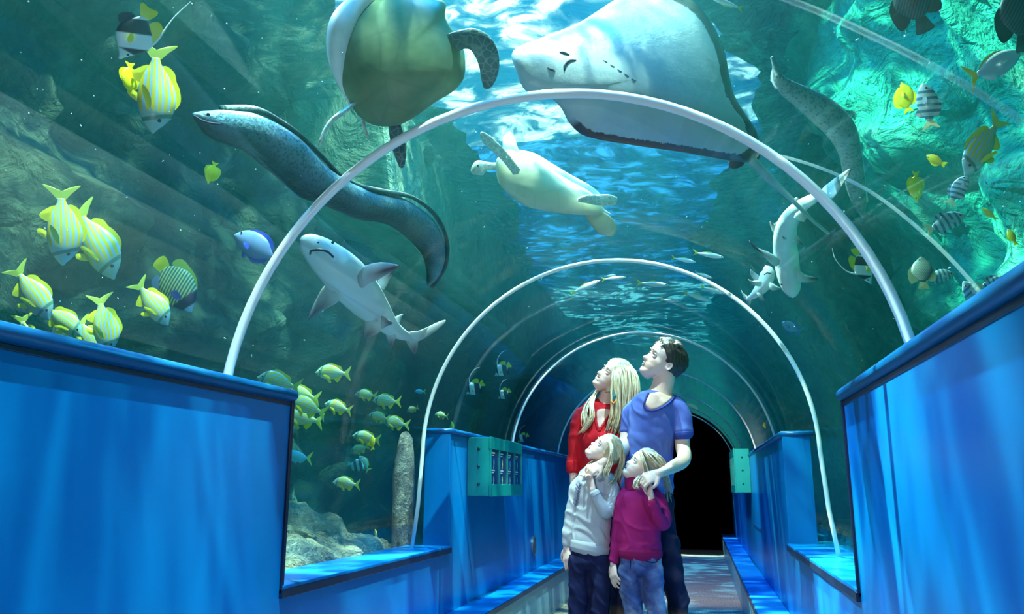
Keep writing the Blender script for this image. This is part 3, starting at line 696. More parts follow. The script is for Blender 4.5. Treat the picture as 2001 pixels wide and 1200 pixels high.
def fin_mesh(name, pts, th=.007, y=0, tilt=0):
    """thin blade from an x,z outline; thicker in the middle; tilt swings it out in y with distance from the first point"""
    pts = spl([pts[-1]]+pts+[pts[0], pts[1]], 3)[3:-4]
    n = len(pts); cx = sum(p[0] for p in pts)/n; cz = sum(p[1] for p in pts)/n; x0, z0 = pts[0]
    Y = lambda x, z: y + tilt*math.hypot(x-x0, z-z0)
    vs = [(x, Y(x, z), z) for x, z in pts] + [(cx, Y(cx, cz)-th, cz), (cx, Y(cx, cz)+th, cz)]
    fs = [(i, (i+1) % n, n) for i in range(n)] + [((i+1) % n, i, n+1) for i in range(n)]
    me = bpy.data.meshes.new(name); me.from_pydata(vs, [], fs); return me
def eye_mesh(x, z, y, r):
    b = MB(); b.ball((x, y, z), (r, r*.5, r), 10, 6); return b.mesh('eye')
def stripes(name, A, B_, head, freq, ang=0.0, thr=.5, headx=.27, bar=None, rough=.35, warp=.0, soft=.08):
    """lengthwise (ang 0) or upright (ang 90) stripes in the fish's own space"""
    t = NT(name); co = t.coord(); s = t.n('SeparateXYZ', {0: co}); x, z = s.outputs[0], s.outputs[2]
    if ang == 0:
        w = t.math('MULTIPLY', z, t.math('ADD', 1.0, t.math('MULTIPLY', t.math('ABSOLUTE', t.math('SUBTRACT', x, .12)), .9)))
    else: w = t.math('ADD', t.math('MULTIPLY', x, math.sin(math.radians(ang))), t.math('MULTIPLY', z, math.cos(math.radians(ang))))
    if warp: w = t.math('ADD', w, t.math('MULTIPLY', t.math('MULTIPLY', x, x), warp))
    f = t.math('ADD', t.math('MULTIPLY', t.math('SINE', t.math('MULTIPLY', w, freq*2*PI)), .5), .5)
    c = t.mix(t.ramp(f, [(thr-soft, (0, 0, 0)), (thr+soft, (1, 1, 1))]), A, B_)
    c = t.mix(t.ramp(x, [(headx/1.0+.5-.02-.0, (0, 0, 0)), (headx+.5+.02, (1, 1, 1))]) if False else t.ramp(t.math('ADD', x, .5), [(headx+.5-.015, (0, 0, 0)), (headx+.5+.015, (1, 1, 1))]), c, head)
    if bar: c = t.mix(t.ramp(t.math('ABSOLUTE', t.math('SUBTRACT', t.math('ADD', x, t.math('MULTIPLY', z, bar[3] if len(bar) > 3 else 0)), bar[0])), [(bar[1]*.6, (1, 1, 1)), (bar[1], (0, 0, 0))]), c, bar[2])
    t.pbsdf(c, rough, 0, .5); return t.done()
YEL = (.90, .74, .02); YF = plain('yellow_fin', (.82, .74, .02), .4, 0, .4, .12, 6); YG = plain('yellow_green_fin', (.62, .72, .10), .4, 0, .4, .1, 6)
GRUNT = stripes('yellow_blue_striped_scales', (.72, .60, .02), (.34, .56, .68), (.36, .56, .46), 15, 0, .55, .27, (.335, .028, (.12, .26, .16), .25))
TANG = plain('lemon_yellow_scales', (1.0, .86, .0), .35, 0, .4, .06, 5)
TANGD = plain('deep_yellow_scales', (.95, .66, .02), .4, 0, .4, .1, 5)
BANN = stripes('black_white_banded_scales', (.02, .02, .025), (.85, .90, .92), (.75, .82, .82), 2.1, 65, .5, .33, None, .35)
WHITEF = plain('white_filament', (.9, .93, .95), .3)
BLACKF = plain('black_fin', (.02, .02, .03), .4)
SERG = stripes('silver_dark_barred_scales', (.38, .50, .50), (.08, .17, .22), (.36, .46, .48), 7.5, 80, .60, .36, None, .25)
SILV = plain('silver_blue_scales', (.55, .66, .76), .22, .3, .6, .1, 4)
SILVW = plain('bright_silver_scales', (.92, .97, 1.0), .35, 0, .6, .1, 4)
BTANG = plain('blue_tang_scales', (.16, .26, .48), .35, 0, .5, .25, 4); BTF = plain('violet_blue_fin', (.05, .09, .55), .35)
TURQ = plain('turquoise_scales', (.10, .50, .60), .35, 0, .4, .15, 5)
DARKF = stripes('dark_olive_scales', (.05, .07, .05), (.10, .13, .11), (.05, .06, .05), 22, 35, .5, .36, None, .5); DARKFN = plain('dark_olive_fin', (.06, .08, .04), .5, 0, .3, .2)
ANG = stripes('fine_yellow_lined_scales', (.10, .22, .16), (.80, .85, .35), (.02, .03, .08), 20, 62, .52, .25, (.47, .07, (.45, .65, .85)))
BFLY = stripes('navy_green_bands', (.02, .04, .10), (.12, .50, .50), (.05, .12, .2), 3.4, 60, .5, .40)
def eyes(x, z, y, r): return [('eye', eye_mesh(x, z, s*y, r), M_EYE) for s in (1, -1)]
def pecs(pts, mat, y=.05, tilt=.35): return [('pectoral_fin', fin_mesh('pectoral_fin', pts, .006, s*y, s*tilt), mat) for s in (1, -1)]
PROTO = {}
PROTO['striped_grunt'] = [('body', fish_body([(.50, .0, -.02, .01), (.46, .035, -.055, .03), (.38, .12, -.11, .06), (.28, .185, -.155, .08), (.14, .22, -.175, .085), (0, .205, -.165, .075), (-.14, .14, -.12, .05), (-.26, .06, -.06, .025), (-.33, .04, -.04, .015)]), GRUNT),
  ('tail_fin', fin_mesh('tail_fin', [(-.31, .035), (-.40, .12), (-.50, .22), (-.46, .08), (-.42, 0), (-.46, -.08), (-.50, -.20), (-.40, -.11), (-.31, -.035)]), YG),
  ('dorsal_fin', fin_mesh('dorsal_fin', [(.22, .19), (.12, .265), (-.02, .25), (-.10, .215), (-.20, .19), (-.26, .10), (-.20, .06), (0, .16)]), YF),
  ('anal_fin', fin_mesh('anal_fin', [(-.04, -.14), (-.10, -.24), (-.16, -.22), (-.24, -.09), (-.20, -.05)]), YF),
  ('pelvic_fin', fin_mesh('pelvic_fin', [(.18, -.16), (.10, -.27), (.04, -.25), (.10, -.15)]), YF)] + pecs([(.24, -.04), (.12, -.05), (.02, -.12), (.06, -.14), (.2, -.09)], YF, .078) + eyes(.36, .05, .055, .022)
PROTO['yellow_tang'] = [('body', fish_body([(.50, -.01, -.03, .012), (.44, .02, -.06, .02), (.38, .09, -.12, .04), (.26, .25, -.24, .07), (.08, .33, -.31, .08), (-.12, .30, -.28, .06), (-.26, .18, -.17, .03), (-.33, .05, -.05, .015)]), TANG),
  ('tail_fin', fin_mesh('tail_fin', [(-.31, .04), (-.42, .13), (-.50, .16), (-.46, 0), (-.50, -.16), (-.42, -.13), (-.31, -.04)]), TANG),
  ('dorsal_fin', fin_mesh('dorsal_fin', [(.22, .28), (.10, .38), (-.12, .42), (-.27, .32), (-.30, .14), (-.1, .28)]), TANG),
  ('anal_fin', fin_mesh('anal_fin', [(.14, -.28), (-.02, -.38), (-.18, -.38), (-.28, -.27), (-.30, -.12), (-.1, -.26)]), TANG)] + pecs([(.2, .0), (.08, .04), (.02, -.06), (.16, -.06)], TANG, .07) + eyes(.36, .06, .04, .022)
PROTO['small_yellow_fish'] = [('body', fish_body([(.50, 0, -.02, .01), (.42, .07, -.08, .04), (.26, .16, -.17, .08), (.06, .20, -.20, .09), (-.14, .15, -.15, .06), (-.30, .06, -.06, .02)]), TANGD),
  ('tail_fin', fin_mesh('tail_fin', [(-.27, .04), (-.40, .12), (-.50, .13), (-.46, 0), (-.50, -.13), (-.40, -.12), (-.27, -.04)]), TANG),
  ('dorsal_fin', fin_mesh('dorsal_fin', [(.2, .16), (.05, .27), (-.15, .25), (-.25, .1), (-.1, .14)]), TANG)] + eyes(.36, .05, .045, .025)
_fil = MB(); _fil.tube([(x, 0, z) for x, z in spl([(.10, .30), (-.02, .48), (-.22, .62), (-.48, .70), (-.72, .66)], 5)], [.022-.0009*i for i in range(21)], 6)
_filb = MB(); _filb.tube([(x, 0, z) for x, z in spl([(.10, .26), (-.10, .33), (-.38, .36), (-.62, .40), (-.95, .50)], 5)], [.022-.0009*i for i in range(21)], 6)
def banner(fil): return [('body', fish_body([(.50, -.03, -.06, .015), (.42, .03, -.09, .03), (.30, .15, -.18, .06), (.14, .28, -.28, .075), (-.04, .27, -.27, .06), (-.20, .14, -.15, .03), (-.30, .05, -.05, .015)]), BANN),
  ('tail_fin', fin_mesh('tail_fin', [(-.28, .05), (-.42, .14), (-.50, .13), (-.48, 0), (-.50, -.13), (-.42, -.14), (-.28, -.05)]), YF),
  ('dorsal_fin', fin_mesh('dorsal_fin', [(.08, .24), (-.08, .34), (-.28, .33), (-.36, .22), (-.24, .10), (-.08, .2)]), YF),
  ('anal_fin', fin_mesh('anal_fin', [(0, -.24), (-.12, -.36), (-.26, -.22), (-.20, -.10)]), BLACKF),
  ('banner_filament', fil.mesh('banner_filament'), WHITEF)] + pecs([(.2, -.02), (.08, -.02), (.04, -.1), (.16, -.1)], YF, .06) + eyes(.37, .03, .035, .022)
PROTO['bannerfish'] = banner(_fil); PROTO['long_bannerfish'] = banner(_filb)
PROTO['barred_fish'] = [('body', fish_body([(.50, .01, -.02, .012), (.44, .07, -.08, .04), (.32, .16, -.15, .07), (.14, .215, -.19, .08), (-.04, .20, -.17, .07), (-.20, .11, -.10, .035), (-.31, .045, -.045, .015)]), SERG),
  ('tail_fin', fin_mesh('tail_fin', [(-.29, .04), (-.40, .12), (-.50, .17), (-.43, 0), (-.50, -.17), (-.40, -.12), (-.29, -.04)]), plain('cream_yellow_fin', (.80, .78, .40), .4)),
  ('dorsal_fin', fin_mesh('dorsal_fin', [(.2, .17), (.05, .26), (-.12, .25), (-.24, .16), (-.2, .09), (0, .17)]), SERG),
  ('anal_fin', fin_mesh('anal_fin', [(0, -.15), (-.1, -.24), (-.2, -.18), (-.2, -.08)]), SERG)] + pecs([(.22, 0), (.1, .02), (.05, -.06), (.18, -.06)], SILV, .07) + eyes(.38, .04, .05, .025)
PROTO['yellowtail_silver_fish'] = [('body', fish_body([(.50, .02, 0, .012), (.44, .06, -.06, .035), (.32, .13, -.14, .06), (.12, .175, -.19, .07), (-.08, .14, -.17, .055), (-.24, .06, -.08, .025), (-.32, .03, -.03, .012)]), SILV),
  ('tail_fin', fin_mesh('tail_fin', [(-.30, .03), (-.42, .17), (-.50, .24), (-.42, .04), (-.38, 0), (-.43, -.06), (-.52, -.24), (-.42, -.14), (-.30, -.03)]), YF),
  ('dorsal_fin', fin_mesh('dorsal_fin', [(.26, .15), (.1, .20), (-.1, .17), (-.26, .07), (-.22, .05), (0, .15)]), YG),
  ('anal_fin', fin_mesh('anal_fin', [(-.06, -.16), (-.12, -.21), (-.26, -.09), (-.22, -.06)]), SILVW),
  ('pelvic_fin', fin_mesh('pelvic_fin', [(.12, -.18), (.02, -.24), (.04, -.17)]), SILVW)] + pecs([(.2, -.02), (.02, .0), (.06, -.05)], SILVW, .062) + eyes(.41, .02, .04, .03)
PROTO['slim_silver_fish'] = [('body', fish_body([(.50, 0, -.01, .008), (.42, .035, -.04, .03), (.24, .07, -.075, .05), (.02, .075, -.08, .05), (-.20, .045, -.045, .03), (-.34, .018, -.018, .01)]), SILVW),
  ('tail_fin', fin_mesh('tail_fin', [(-.32, .015), (-.42, .07), (-.52, .11), (-.41, 0), (-.50, -.11), (-.42, -.06), (-.32, -.015)]), YG),
  ('dorsal_fin', fin_mesh('dorsal_fin', [(.15, .06), (.05, .11), (-.2, .06), (-.15, .04)]), YG)] + eyes(.42, .01, .03, .018)
PROTO['blue_tang'] = [('body', fish_body([(.50, 0, -.03, .02), (.42, .10, -.10, .05), (.30, .19, -.17, .075), (.10, .24, -.22, .08), (-.10, .21, -.19, .06), (-.24, .10, -.10, .03), (-.32, .04, -.04, .015)]), BTANG),
  ('tail_fin', fin_mesh('tail_fin', [(-.30, .04), (-.42, .14), (-.52, .22), (-.44, 0), (-.52, -.22), (-.42, -.14), (-.30, -.04)]), BTF),
  ('dorsal_fin', fin_mesh('dorsal_fin', [(.30, .18), (.15, .28), (-.08, .29), (-.26, .18), (-.26, .08), (-.05, .2)]), BTF),
  ('anal_fin', fin_mesh('anal_fin', [(.12, -.20), (-.05, -.28), (-.24, -.18), (-.26, -.08), (-.05, -.19)]), BTF),
  ('pelvic_fin', fin_mesh('pelvic_fin', [(.24, -.17), (.14, -.30), (.12, -.2)]), BTF)] + pecs([(.24, -.02), (.1, .0), (.08, -.1), (.2, -.08)], BTF, .075) + eyes(.38, .09, .055, .02)
PROTO['emperor_angelfish'] = [('body', fish_body([(.50, -.02, -.06, .02), (.44, .05, -.10, .04), (.32, .20, -.20, .07), (.12, .30, -.29, .085), (-.08, .30, -.28, .07), (-.24, .20, -.18, .04), (-.34, .07, -.07, .015)]), ANG),
  ('tail_fin', fin_mesh('tail_fin', [(-.31, .07), (-.42, .12), (-.52, .11), (-.54, 0), (-.50, -.12), (-.40, -.12), (-.31, -.07)]), TANG),
  ('dorsal_fin', fin_mesh('dorsal_fin', [(.26, .23), (.10, .345), (-.12, .36), (-.30, .33), (-.36, .20), (-.28, .14), (-.08, .27)]), YG),
  ('anal_fin', fin_mesh('anal_fin', [(.12, -.27), (-.06, -.35), (-.28, -.31), (-.32, -.16), (-.24, -.14), (-.05, -.25)]), BTANG)] + pecs([(.24, -.02), (.1, .0), (.08, -.1), (.2, -.1)], BTF, .075) + eyes(.40, .03, .05, .02)
PROTO['dark_olive_fish'] = [('body', fish_body([(.50, .0, -.03, .02), (.40, .12, -.14, .05), (.24, .25, -.25, .075), (.04, .30, -.28, .08), (-.14, .22, -.20, .05), (-.28, .08, -.08, .02)]), DARKF),
  ('tail_fin', fin_mesh('tail_fin', [(-.26, .06), (-.42, .12), (-.52, .14), (-.54, 0), (-.52, -.14), (-.42, -.12), (-.26, -.06)]), DARKFN),
  ('dorsal_fin', fin_mesh('dorsal_fin', [(.2, .25), (.04, .38), (-.22, .38), (-.36, .30), (-.22, .12), (-.04, .25)]), DARKFN),
  ('anal_fin', fin_mesh('anal_fin', [(.1, -.26), (-.06, -.36), (-.30, -.32), (-.24, -.1), (-.06, -.22)]), DARKFN)] + eyes(.38, .05, .05, .02)
PROTO['turquoise_fish'] = [('body', PROTO['yellowtail_silver_fish'][0][1], TURQ)] + [(a, m, YG if a == 'tail_fin' else TURQ) for a, m, q in PROTO['yellowtail_silver_fish'][1:5]] + eyes(.41, .02, .04, .028)
PROTO['banded_butterflyfish'] = [('body', fish_body([(.50, -.02, -.05, .015), (.42, .05, -.08, .03), (.26, .24, -.22, .06), (.02, .40, -.28, .07), (-.18, .30, -.26, .04), (-.32, .06, -.06, .015)]), BFLY),
  ('tail_fin', fin_mesh('tail_fin', [(-.30, .05), (-.44, .1), (-.50, .1), (-.50, -.1), (-.44, -.1), (-.30, -.05)]), TURQ)] + eyes(.38, .03, .03, .02)
_own = {}
for k_, parts in PROTO.items():                       # each part keeps its own material on its own mesh
    new = []
    for a, m, q in parts:
        m2 = m if not m.materials else m.copy(); m2.materials.clear(); m2.materials.append(q); new.append((a, m2))
    PROTO[k_] = new
FIRST = {}
def fish(kind, u, v, Lpx, ang, s, extra, label, cat='fish', group=None, away=0.0, roll=0.0, name=None, d=None):
    """u,v centre; Lpx seen length; ang nose direction in the picture plane; s +1 back on its left; away: nose turned away (deg); roll about the nose axis"""
    dist = d if d is not None else out(u, v, extra)
    a, w, ro = math.radians(ang), math.radians(away), math.radians(roll)
    I = RT*math.cos(a)+UP*math.sin(a); J = (-RT*math.sin(a)+UP*math.cos(a))*s
    X = (I*math.cos(w)+FW*math.sin(w)).normalized()
    Z = (J - X*J.dot(X)).normalized(); Y = Z.cross(X)
    Z, Y = Z*math.cos(ro)+Y*math.sin(ro), Y*math.cos(ro)-Z*math.sin(ro)
    L = Lpx/FPX*dist/max(.35, math.cos(w))
    M = Matrix((X*L, Y*L, Z*L)).transposed().to_4x4(); M.translation = P(u, v, dist)
    if kind not in FIRST:
        root = bpy.data.objects.new(name or kind.replace('long_', ''), None); COL.objects.link(root)
        for part, me in PROTO[kind]:
            o = bpy.data.objects.new(part, me); COL.objects.link(o); o.parent = root
        FIRST[kind] = root
    else:
        src = FIRST[kind]; root = src.copy(); COL.objects.link(root)
        for k in ('group',):
            if k in root: del root[k]
        for ch in list(src.children):
            c2 = ch.copy(); COL.objects.link(c2); c2.parent = root
    root.matrix_world = M
    return tag(root, label, cat, group)
G = 'striped yellow and blue fish'
for q in [
 (303, 172, 178, -92, 1, .45, 'big striped yellow fish diving alone above the eel, beside the black and white bannerfish', 0, 28),
 (122, 440, 158, -88, 1, .42, 'striped yellow fish nose-down, overlapping its brightly lit neighbour beside it', 0, 30),
 (186, 472, 165, -62, 1, .62, 'striped yellow fish with a shining flank, tucked behind the nose-down one', 0, 10),
 (62, 572, 128, -56, 1, .40, 'striped yellow fish nearest the edge of the photo, just above the near blue wall', 0, 10),
 (122, 626, 100, -38, 1, .60, 'striped yellow fish whose head touches the blue rail, below the one nearest the edge', 0, 5),
 (203, 632, 118, -80, 1, .38, 'striped yellow fish standing almost upright on the blue rail', 0, 25),
 (176, 660, 90, -60, 1, .62, 'orange-tailed striped fish mostly hidden behind the upright one at the blue rail', 0, 20),
 (50, 660, 96, -80, 1, .42, 'striped fish of which only the tail shows above the blue rail', 0, 20),
 (297, 592, 108, -53, 1, .42, 'striped yellow fish swimming beside the round angelfish', 0, 12),
 (651, 729, 72, 178, -1, 1.2, 'striped fish swimming alone and topmost in the school over the window', 8, 0),
 (545, 748, 92, 166, -1, 1.0, 'striped fish lifting its back over the end of the near blue rail', 8, 0),
 (590, 772, 76, 168, -1, 1.35, 'striped fish half hidden behind the corner post, upper of the three there', 8, 0),
 (601, 795, 82, 160, -1, 1.05, 'striped fish in the middle of the three crowding the corner post', 8, 0),
 (592, 817, 84, 170, -1, 1.2, 'striped fish lowest of the three crowding the corner post', 8, 0),
 (661, 796, 58, 166, -1, 1.2, 'striped fish by itself between the corner post trio and the dense cluster', 10, 0),
 (716, 772, 46, 176, -1, 1.5, 'striped fish leading the upper pair of the cluster', 10, 0),
 (756, 784, 58, 178, -1, 1.2, 'pale striped fish trailing in the upper pair of the cluster', 10, 0),
 (741, 815, 44, 170, -1, 1.4, 'greenish striped fish under the upper pair of the cluster', 10, 0),
 (774, 827, 56, 172, -1, 1.2, 'striped fish touching the near end of the thin blue rail', 10, 0),
 (716, 856, 58, 172, -1, 1.2, 'striped fish above the yellow tang in the lower cluster', 10, 0),
 (703, 878, 42, 200, -1, 1.5, 'striped fish tucked under another beside the yellow tang', 10, 0),
 (712, 906, 34, 130, -1, 1.7, 'dim greenish striped fish behind the navy banded butterflyfish', 30, 0),
 (677, 945, 56, 176, -1, 1.1, 'striped fish lowest of the school, over the sand mound', 10, 0),
 (807, 800, 26, 200, -1, 1.6, 'tiny dark striped fish next to the second arch leg', 30, 0),
 (863, 812, 28, 175, -1, 1.6, 'tiny pale green striped fish just beyond the second arch leg', 30, 0),
 (1921, 285, 138, -122, -1, .42, 'striped yellow fish diving alone among the yellow tangs near the sunlit rock', 0, 12)]:
    fish('striped_grunt', q[0], q[1], q[2], q[3], q[4], q[5], q[6], 'fish', G, q[7], q[8])
G = 'yellow tangs'
for q in [
 (255, 153, 64, -88, 1, .5, 'yellow tang seen edge-on under the bannerfish', 0, 62),
 (414, 338, 46, -108, 1, .7, 'small yellow tang below the head of the big eel', 0, 55),
 (1790, 365, 62, -88, -1, .55, 'bright yellow tang shaped like a spade in front of the green rock', 0, 25),
 (1768, 190, 62, 105, 1, .6, 'pale yellow tang nose-up beside the barred fish', 0, 60)]:
    fish('yellow_tang', q[0], q[1], q[2], q[3], q[4], q[5], q[6], 'fish', G, q[7], q[8])
G = 'small yellow fish'
for q in [
 (1829, 313, 36, 140, 1, .5, 'small yellow fish with a pale face above the spade-shaped tang', 30, 20),
 (1934, 418, 36, 142, 1, .45, 'slender orange-yellow fish between the diving striped fish and the round one', 0, 70),
 (1978, 463, 34, 100, 1, .45, 'round orange-yellow fish close to the near blue rail', 30, 0),
 (728, 865, 28, 95, 1, 1.0, 'plump yellow fish in the middle of the lower cluster of striped fish', 20, 20),
 (735, 1045, 22, 100, 1, .8, 'little yellow fish low over the sand beside the rock pillar', 0, 50),
 (884, 835, 22, 100, 1, .9, 'little yellow fish sitting just over the rail of the second bay', 20, 30),
 (1494, 831, 12, 100, 1, .8, 'yellow speck of a fish beside the third arch foot', 10, 30),
 (1440, 793, 10, 140, 1, .9, 'yellow speck of a fish on the fourth arch curve', 10, 30),
 (1609, 222, 12, 140, 1, 1.0, 'faint tiny yellowish fish near the speckled eel', 10, 50)][:8]:
    fish('small_yellow_fish', q[0], q[1], q[2], q[3], q[4], q[5], q[6], 'fish', G, q[7], q[8])
G = 'bannerfish'
fish('long_bannerfish', 266, 66, 118, -118, 1, .5, 'black and white bannerfish with a long white filament high over the striped fish', 'fish', G, 0, 42)
fish('long_bannerfish', 1010, 430, 20, -118, 1, 2, '', 'fish') if False else None
for q in [
 (982, 722, 38, 215, -1, 1.0, 'highest of the three small bannerfish between the arches', 20, 0),
 (928, 758, 42, 212, -1, 1.0, 'bannerfish nearest the second arch', 20, 0),
 (985, 770, 30, 215, -1, 1.2, 'lowest of the three small bannerfish between the arches', 20, 0),
 (1022, 856, 26, 215, -1, .9, 'small bannerfish low beside the third arch foot', 20, 0),
 (1685, 520, 78, -68, -1, .62, 'bannerfish with an orange-yellow back fin and curled filament partly behind the widest arch', 0, 20)]:
    fish('bannerfish', q[0], q[1], q[2], q[3], q[4], q[5], q[6], 'fish', G, q[7], q[8], name='bannerfish')
G = 'silver fish with dark bars'
for q in [
 (1812, 208, 92, 100, -1, .5, 'dark-barred silver fish hanging nose-up beside the pale yellow tang', 0, 30),
 (1872, 372, 70, 58, 1, .5, 'bluish barred fish nose-up below the diving striped fish', 0, 20),
 (1846, 436, 84, 22, 1, .6, 'barred fish with a yellow tail swimming beside the green rock', 0, 0),
 (1834, 540, 62, 8, 1, .7, 'barred fish directly behind the dark disc-shaped fish', 0, 0),
 (1905, 578, 72, 130, 1, .42, 'dim barred fish rising from the near blue rail', 0, 10),
 (1940, 555, 66, 12, 1, .5, 'dim barred fish half sunk behind the near blue rail', 0, 0)]:
    fish('barred_fish', q[0], q[1], q[2], q[3], q[4], q[5], q[6], 'fish', G, q[7], q[8])
fish('yellowtail_silver_fish', 1943, 128, 120, 27, 1, .45, 'silver-blue fish with a forked yellow tail below the large dark fish', 'fish', None, 0, 0)
fish('dark_olive_fish', 1786, 4, 118, 112, 1, .5, 'dark fish at the top edge showing only its tail end', 'fish', None, 0, 30)
fish('dark_olive_fish', 1992, 32, 130, 100, 1, .42, 'large dark olive fish cut off by the corner of the photo', 'fish', None, 0, 0)
fish('dark_olive_fish', 1802, 532, 62, 85, 1, .55, 'dark disc-shaped fish in front of a barred fish near the green ledge', 'fish', None, 20, 20)
fish('blue_tang', 503, 484, 108, 150, -1, .6, 'dusky blue tang partly behind the widest arch', 'fish', None, 8, 0)
fish('blue_tang', 1546, 640, 40, 150, -1, 1.4, 'dim purple-blue fish under the small shark', 'fish', None, 8, 0)
fish('emperor_angelfish', 344, 558, 118, -56, 1, .62, 'round finely lined angelfish with a yellow tail and a dark face', 'fish', None, 0, 0)
fish('turquoise_fish', 582, 892, 60, 172, -1, .8, 'turquoise fish half hidden behind the corner post of the window', 'fish', None, 8, 0)
fish('turquoise_fish', 821, 765, 22, 178, -1, 1.3, 'tiny pale blue disc of a fish beside the second arch', 'fish', None, 8, 0)
fish('banded_butterflyfish', 697, 911, 36, -20, 1, 1.2, 'triangular navy and green banded fish above the lowest striped one', 'fish', None, 8, 0)
G = 'slim silver fish near the surface'
for q in [
 (1143, 561, 62, 24, 'slim silver fish lowest and nearest the small bannerfish, angled upward'),
 (1199, 544, 46, 6, 'slim silver fish under its smaller twin, first of the level ones'),
 (1191, 539, 24, 8, 'smallest slim silver fish, resting over the back of another'),
 (1275, 555, 60, -4, 'slim silver fish with a clear forked yellow tail in the middle of the group'),
 (1392, 567, 48, -17, 'slim silver fish just inside the second arch rib'),
 (1362, 580, 56, -17, 'slim silver fish tilted down under the one inside the arch rib'),
 (1311, 587, 38, -6, 'faint slim silver fish lowest of the group'),
 (1336, 508, 46, -10, 'slim silver fish directly over the second arch rib'),
 (1384, 498, 58, -9, 'pale slim fish highest of the group'),
 (1375, 538, 36, -18, 'slim silver fish crossing the second arch rib')]:
    fish('slim_silver_fish', q[0], q[1], q[2]*1.05, q[3], 1, .3, q[4], 'fish', G)
fish('slim_silver_fish', 1420, 6, 70, 160, 1, 1.0, 'white fish at the top edge beyond the rear of the ray', 'fish')

# ---------------------------------------------------------------- rocks
def boulder(name, c, r, mat, label, cat, amp=.25, sc=2.5, sub=5, seed=0, rot=0, power=1.0):
    bm = bmesh.new(); bmesh.ops.create_icosphere(bm, subdivisions=sub, radius=1)
    c = Vector(c); r = Vector(r); R = Matrix.Rotation(rot, 3, 'Z'); off = Vector((seed*3.1, seed*1.7, seed))
    for v in bm.verts:
        n = v.co.normalized()
        n = Vector([math.copysign(abs(q)**power, q) for q in n])
        q = n*1.0
        p = R @ Vector((n.x*r.x, n.y*r.y, n.z*r.z))
        h = noise.hetero_terrain(p*sc+off, .9, 2.1, 6, .6)*.5 + noise.fractal(p*sc*3+off, .9, 2.1, 5)*.35
        v.co = c + p + (R @ Vector((n.x/r.x, n.y/r.y, n.z/r.z))).normalized()*h*amp*min(r)
    me = bpy.data.meshes.new(name); bm.to_mesh(me); bm.free()
    o = link(name, me, mat, None, True); return tag(o, label, cat)
M_SAND = mat_rock('coral_sand_rock', (.28, .24, .14), (.62, .54, .34), (.95, .84, .60), 6, (.95, .62, .46))
M_PILLAR = mat_rock('grey_encrusted_rock', (.18, .16, .14), (.40, .36, .30), (.70, .62, .46), 7, (.72, .66, .48))
M_GREENL = mat_rock('green_weed_rock', (.01, .10, .05), (.05, .30, .14), (.30, .60, .30), 2.2, (.5, .8, .35))
boulder('sand_mound', (-2.12, 3.95, .47), (.34, .72, .40), M_SAND, 'crusty sand-coloured mound heaped behind the window over the sill', 'rock', .30, 4, seed=1)
boulder('gravel_bank', (-1.92, 4.0, .60), (.20, 1.0, .17), M_SAND, 'low bank of coral gravel lying along the window behind the sill', 'rock', .3, 6, seed=2)
boulder('rock_pillar', (-1.79, 4.86, .95), (.05, .11, .44), M_PILLAR, 'upright grey rock pillar just behind the window, beside the white arch leg', 'rock', .22, 5, seed=3, power=.8)
boulder('gravel_bank', (1.02, 4.6, .58), (.24, .9, .17), M_SAND, 'low bank of coral gravel behind the window of the bay opposite the sand mound', 'rock', .3, 6, seed=4)
_c = PY(1745, 700, 3.9)
boulder('rock_ledge', (1.55, 3.9, 1.10), (.62, 1.15, .62), M_GREENL, 'mossy green rock ledge behind the rail where the widest arch comes down', 'rock', .22, 1.6, seed=5, power=.8)

_b = MB(); _r = random.Random(12)
for i in range(220):
    u, v = _r.uniform(0, 2001), _r.uniform(0, 720)
    p = P(u, v, out(u, v)+_r.uniform(.08, 1.4)); r_ = _r.uniform(.0008, .0022)
    _b.tube([p, p+Vector((_r.uniform(-1, 1), _r.uniform(-1, 1), _r.uniform(-1, 1))).normalized()*r_*_r.choice((1.5, 2, 5))], r_, 5)
tag(_b.build('floating_specks', plain('white_specks', (.9, .95, .95), .5)), 'fine white specks drifting in the water', 'specks', kind='stuff')
# ---------------------------------------------------------------- people
def interp(tab, z):
    if z <= tab[0][0]: return tab[0][1]
    for (a, p), (b_, q) in zip(tab, tab[1:]):
        if z <= b_:
            t = (z-a)/(b_-a); t = t*t*(3-2*t) if False else t
            return p+(q-p)*t
    return tab[-1][1]
XF = [(-.5, .20), (-.47, .31), (-.42, .365), (-.37, .372), (-.31, .345), (-.27, .372), (-.245, .366), (-.22, .375), (-.17, .350), (-.08, .352), (0, .330), (.06, .352), (.10, .375), (.2, .372), (.3, .335), (.38, .26), (.45, .16), (.49, .06), (.5, .0)]
XB = [(-.5, .10), (-.42, .06), (-.34, -.02), (-.26, -.16), (-.18, -.28), (-.08, -.39), (.05, -.455), (.2, -.455), (.32, -.39), (.41, -.28), (.47, -.15), (.49, -.06), (.5, 0)]
HW = [(-.5, .05), (-.46, .12), (-.40, .175), (-.32, .225), (-.22, .265), (-.1, .298), (.05, .325), (.2, .325), (.32, .27), (.41, .19), (.47, .10), (.49, .045), (.5, 0)]
NOSE = [(-.21, 0), (-.185, .03), (-.165, .105), (-.14, .125), (-.11, .112), (-.06, .075), (0, .042), (.05, .014), (.09, 0)]
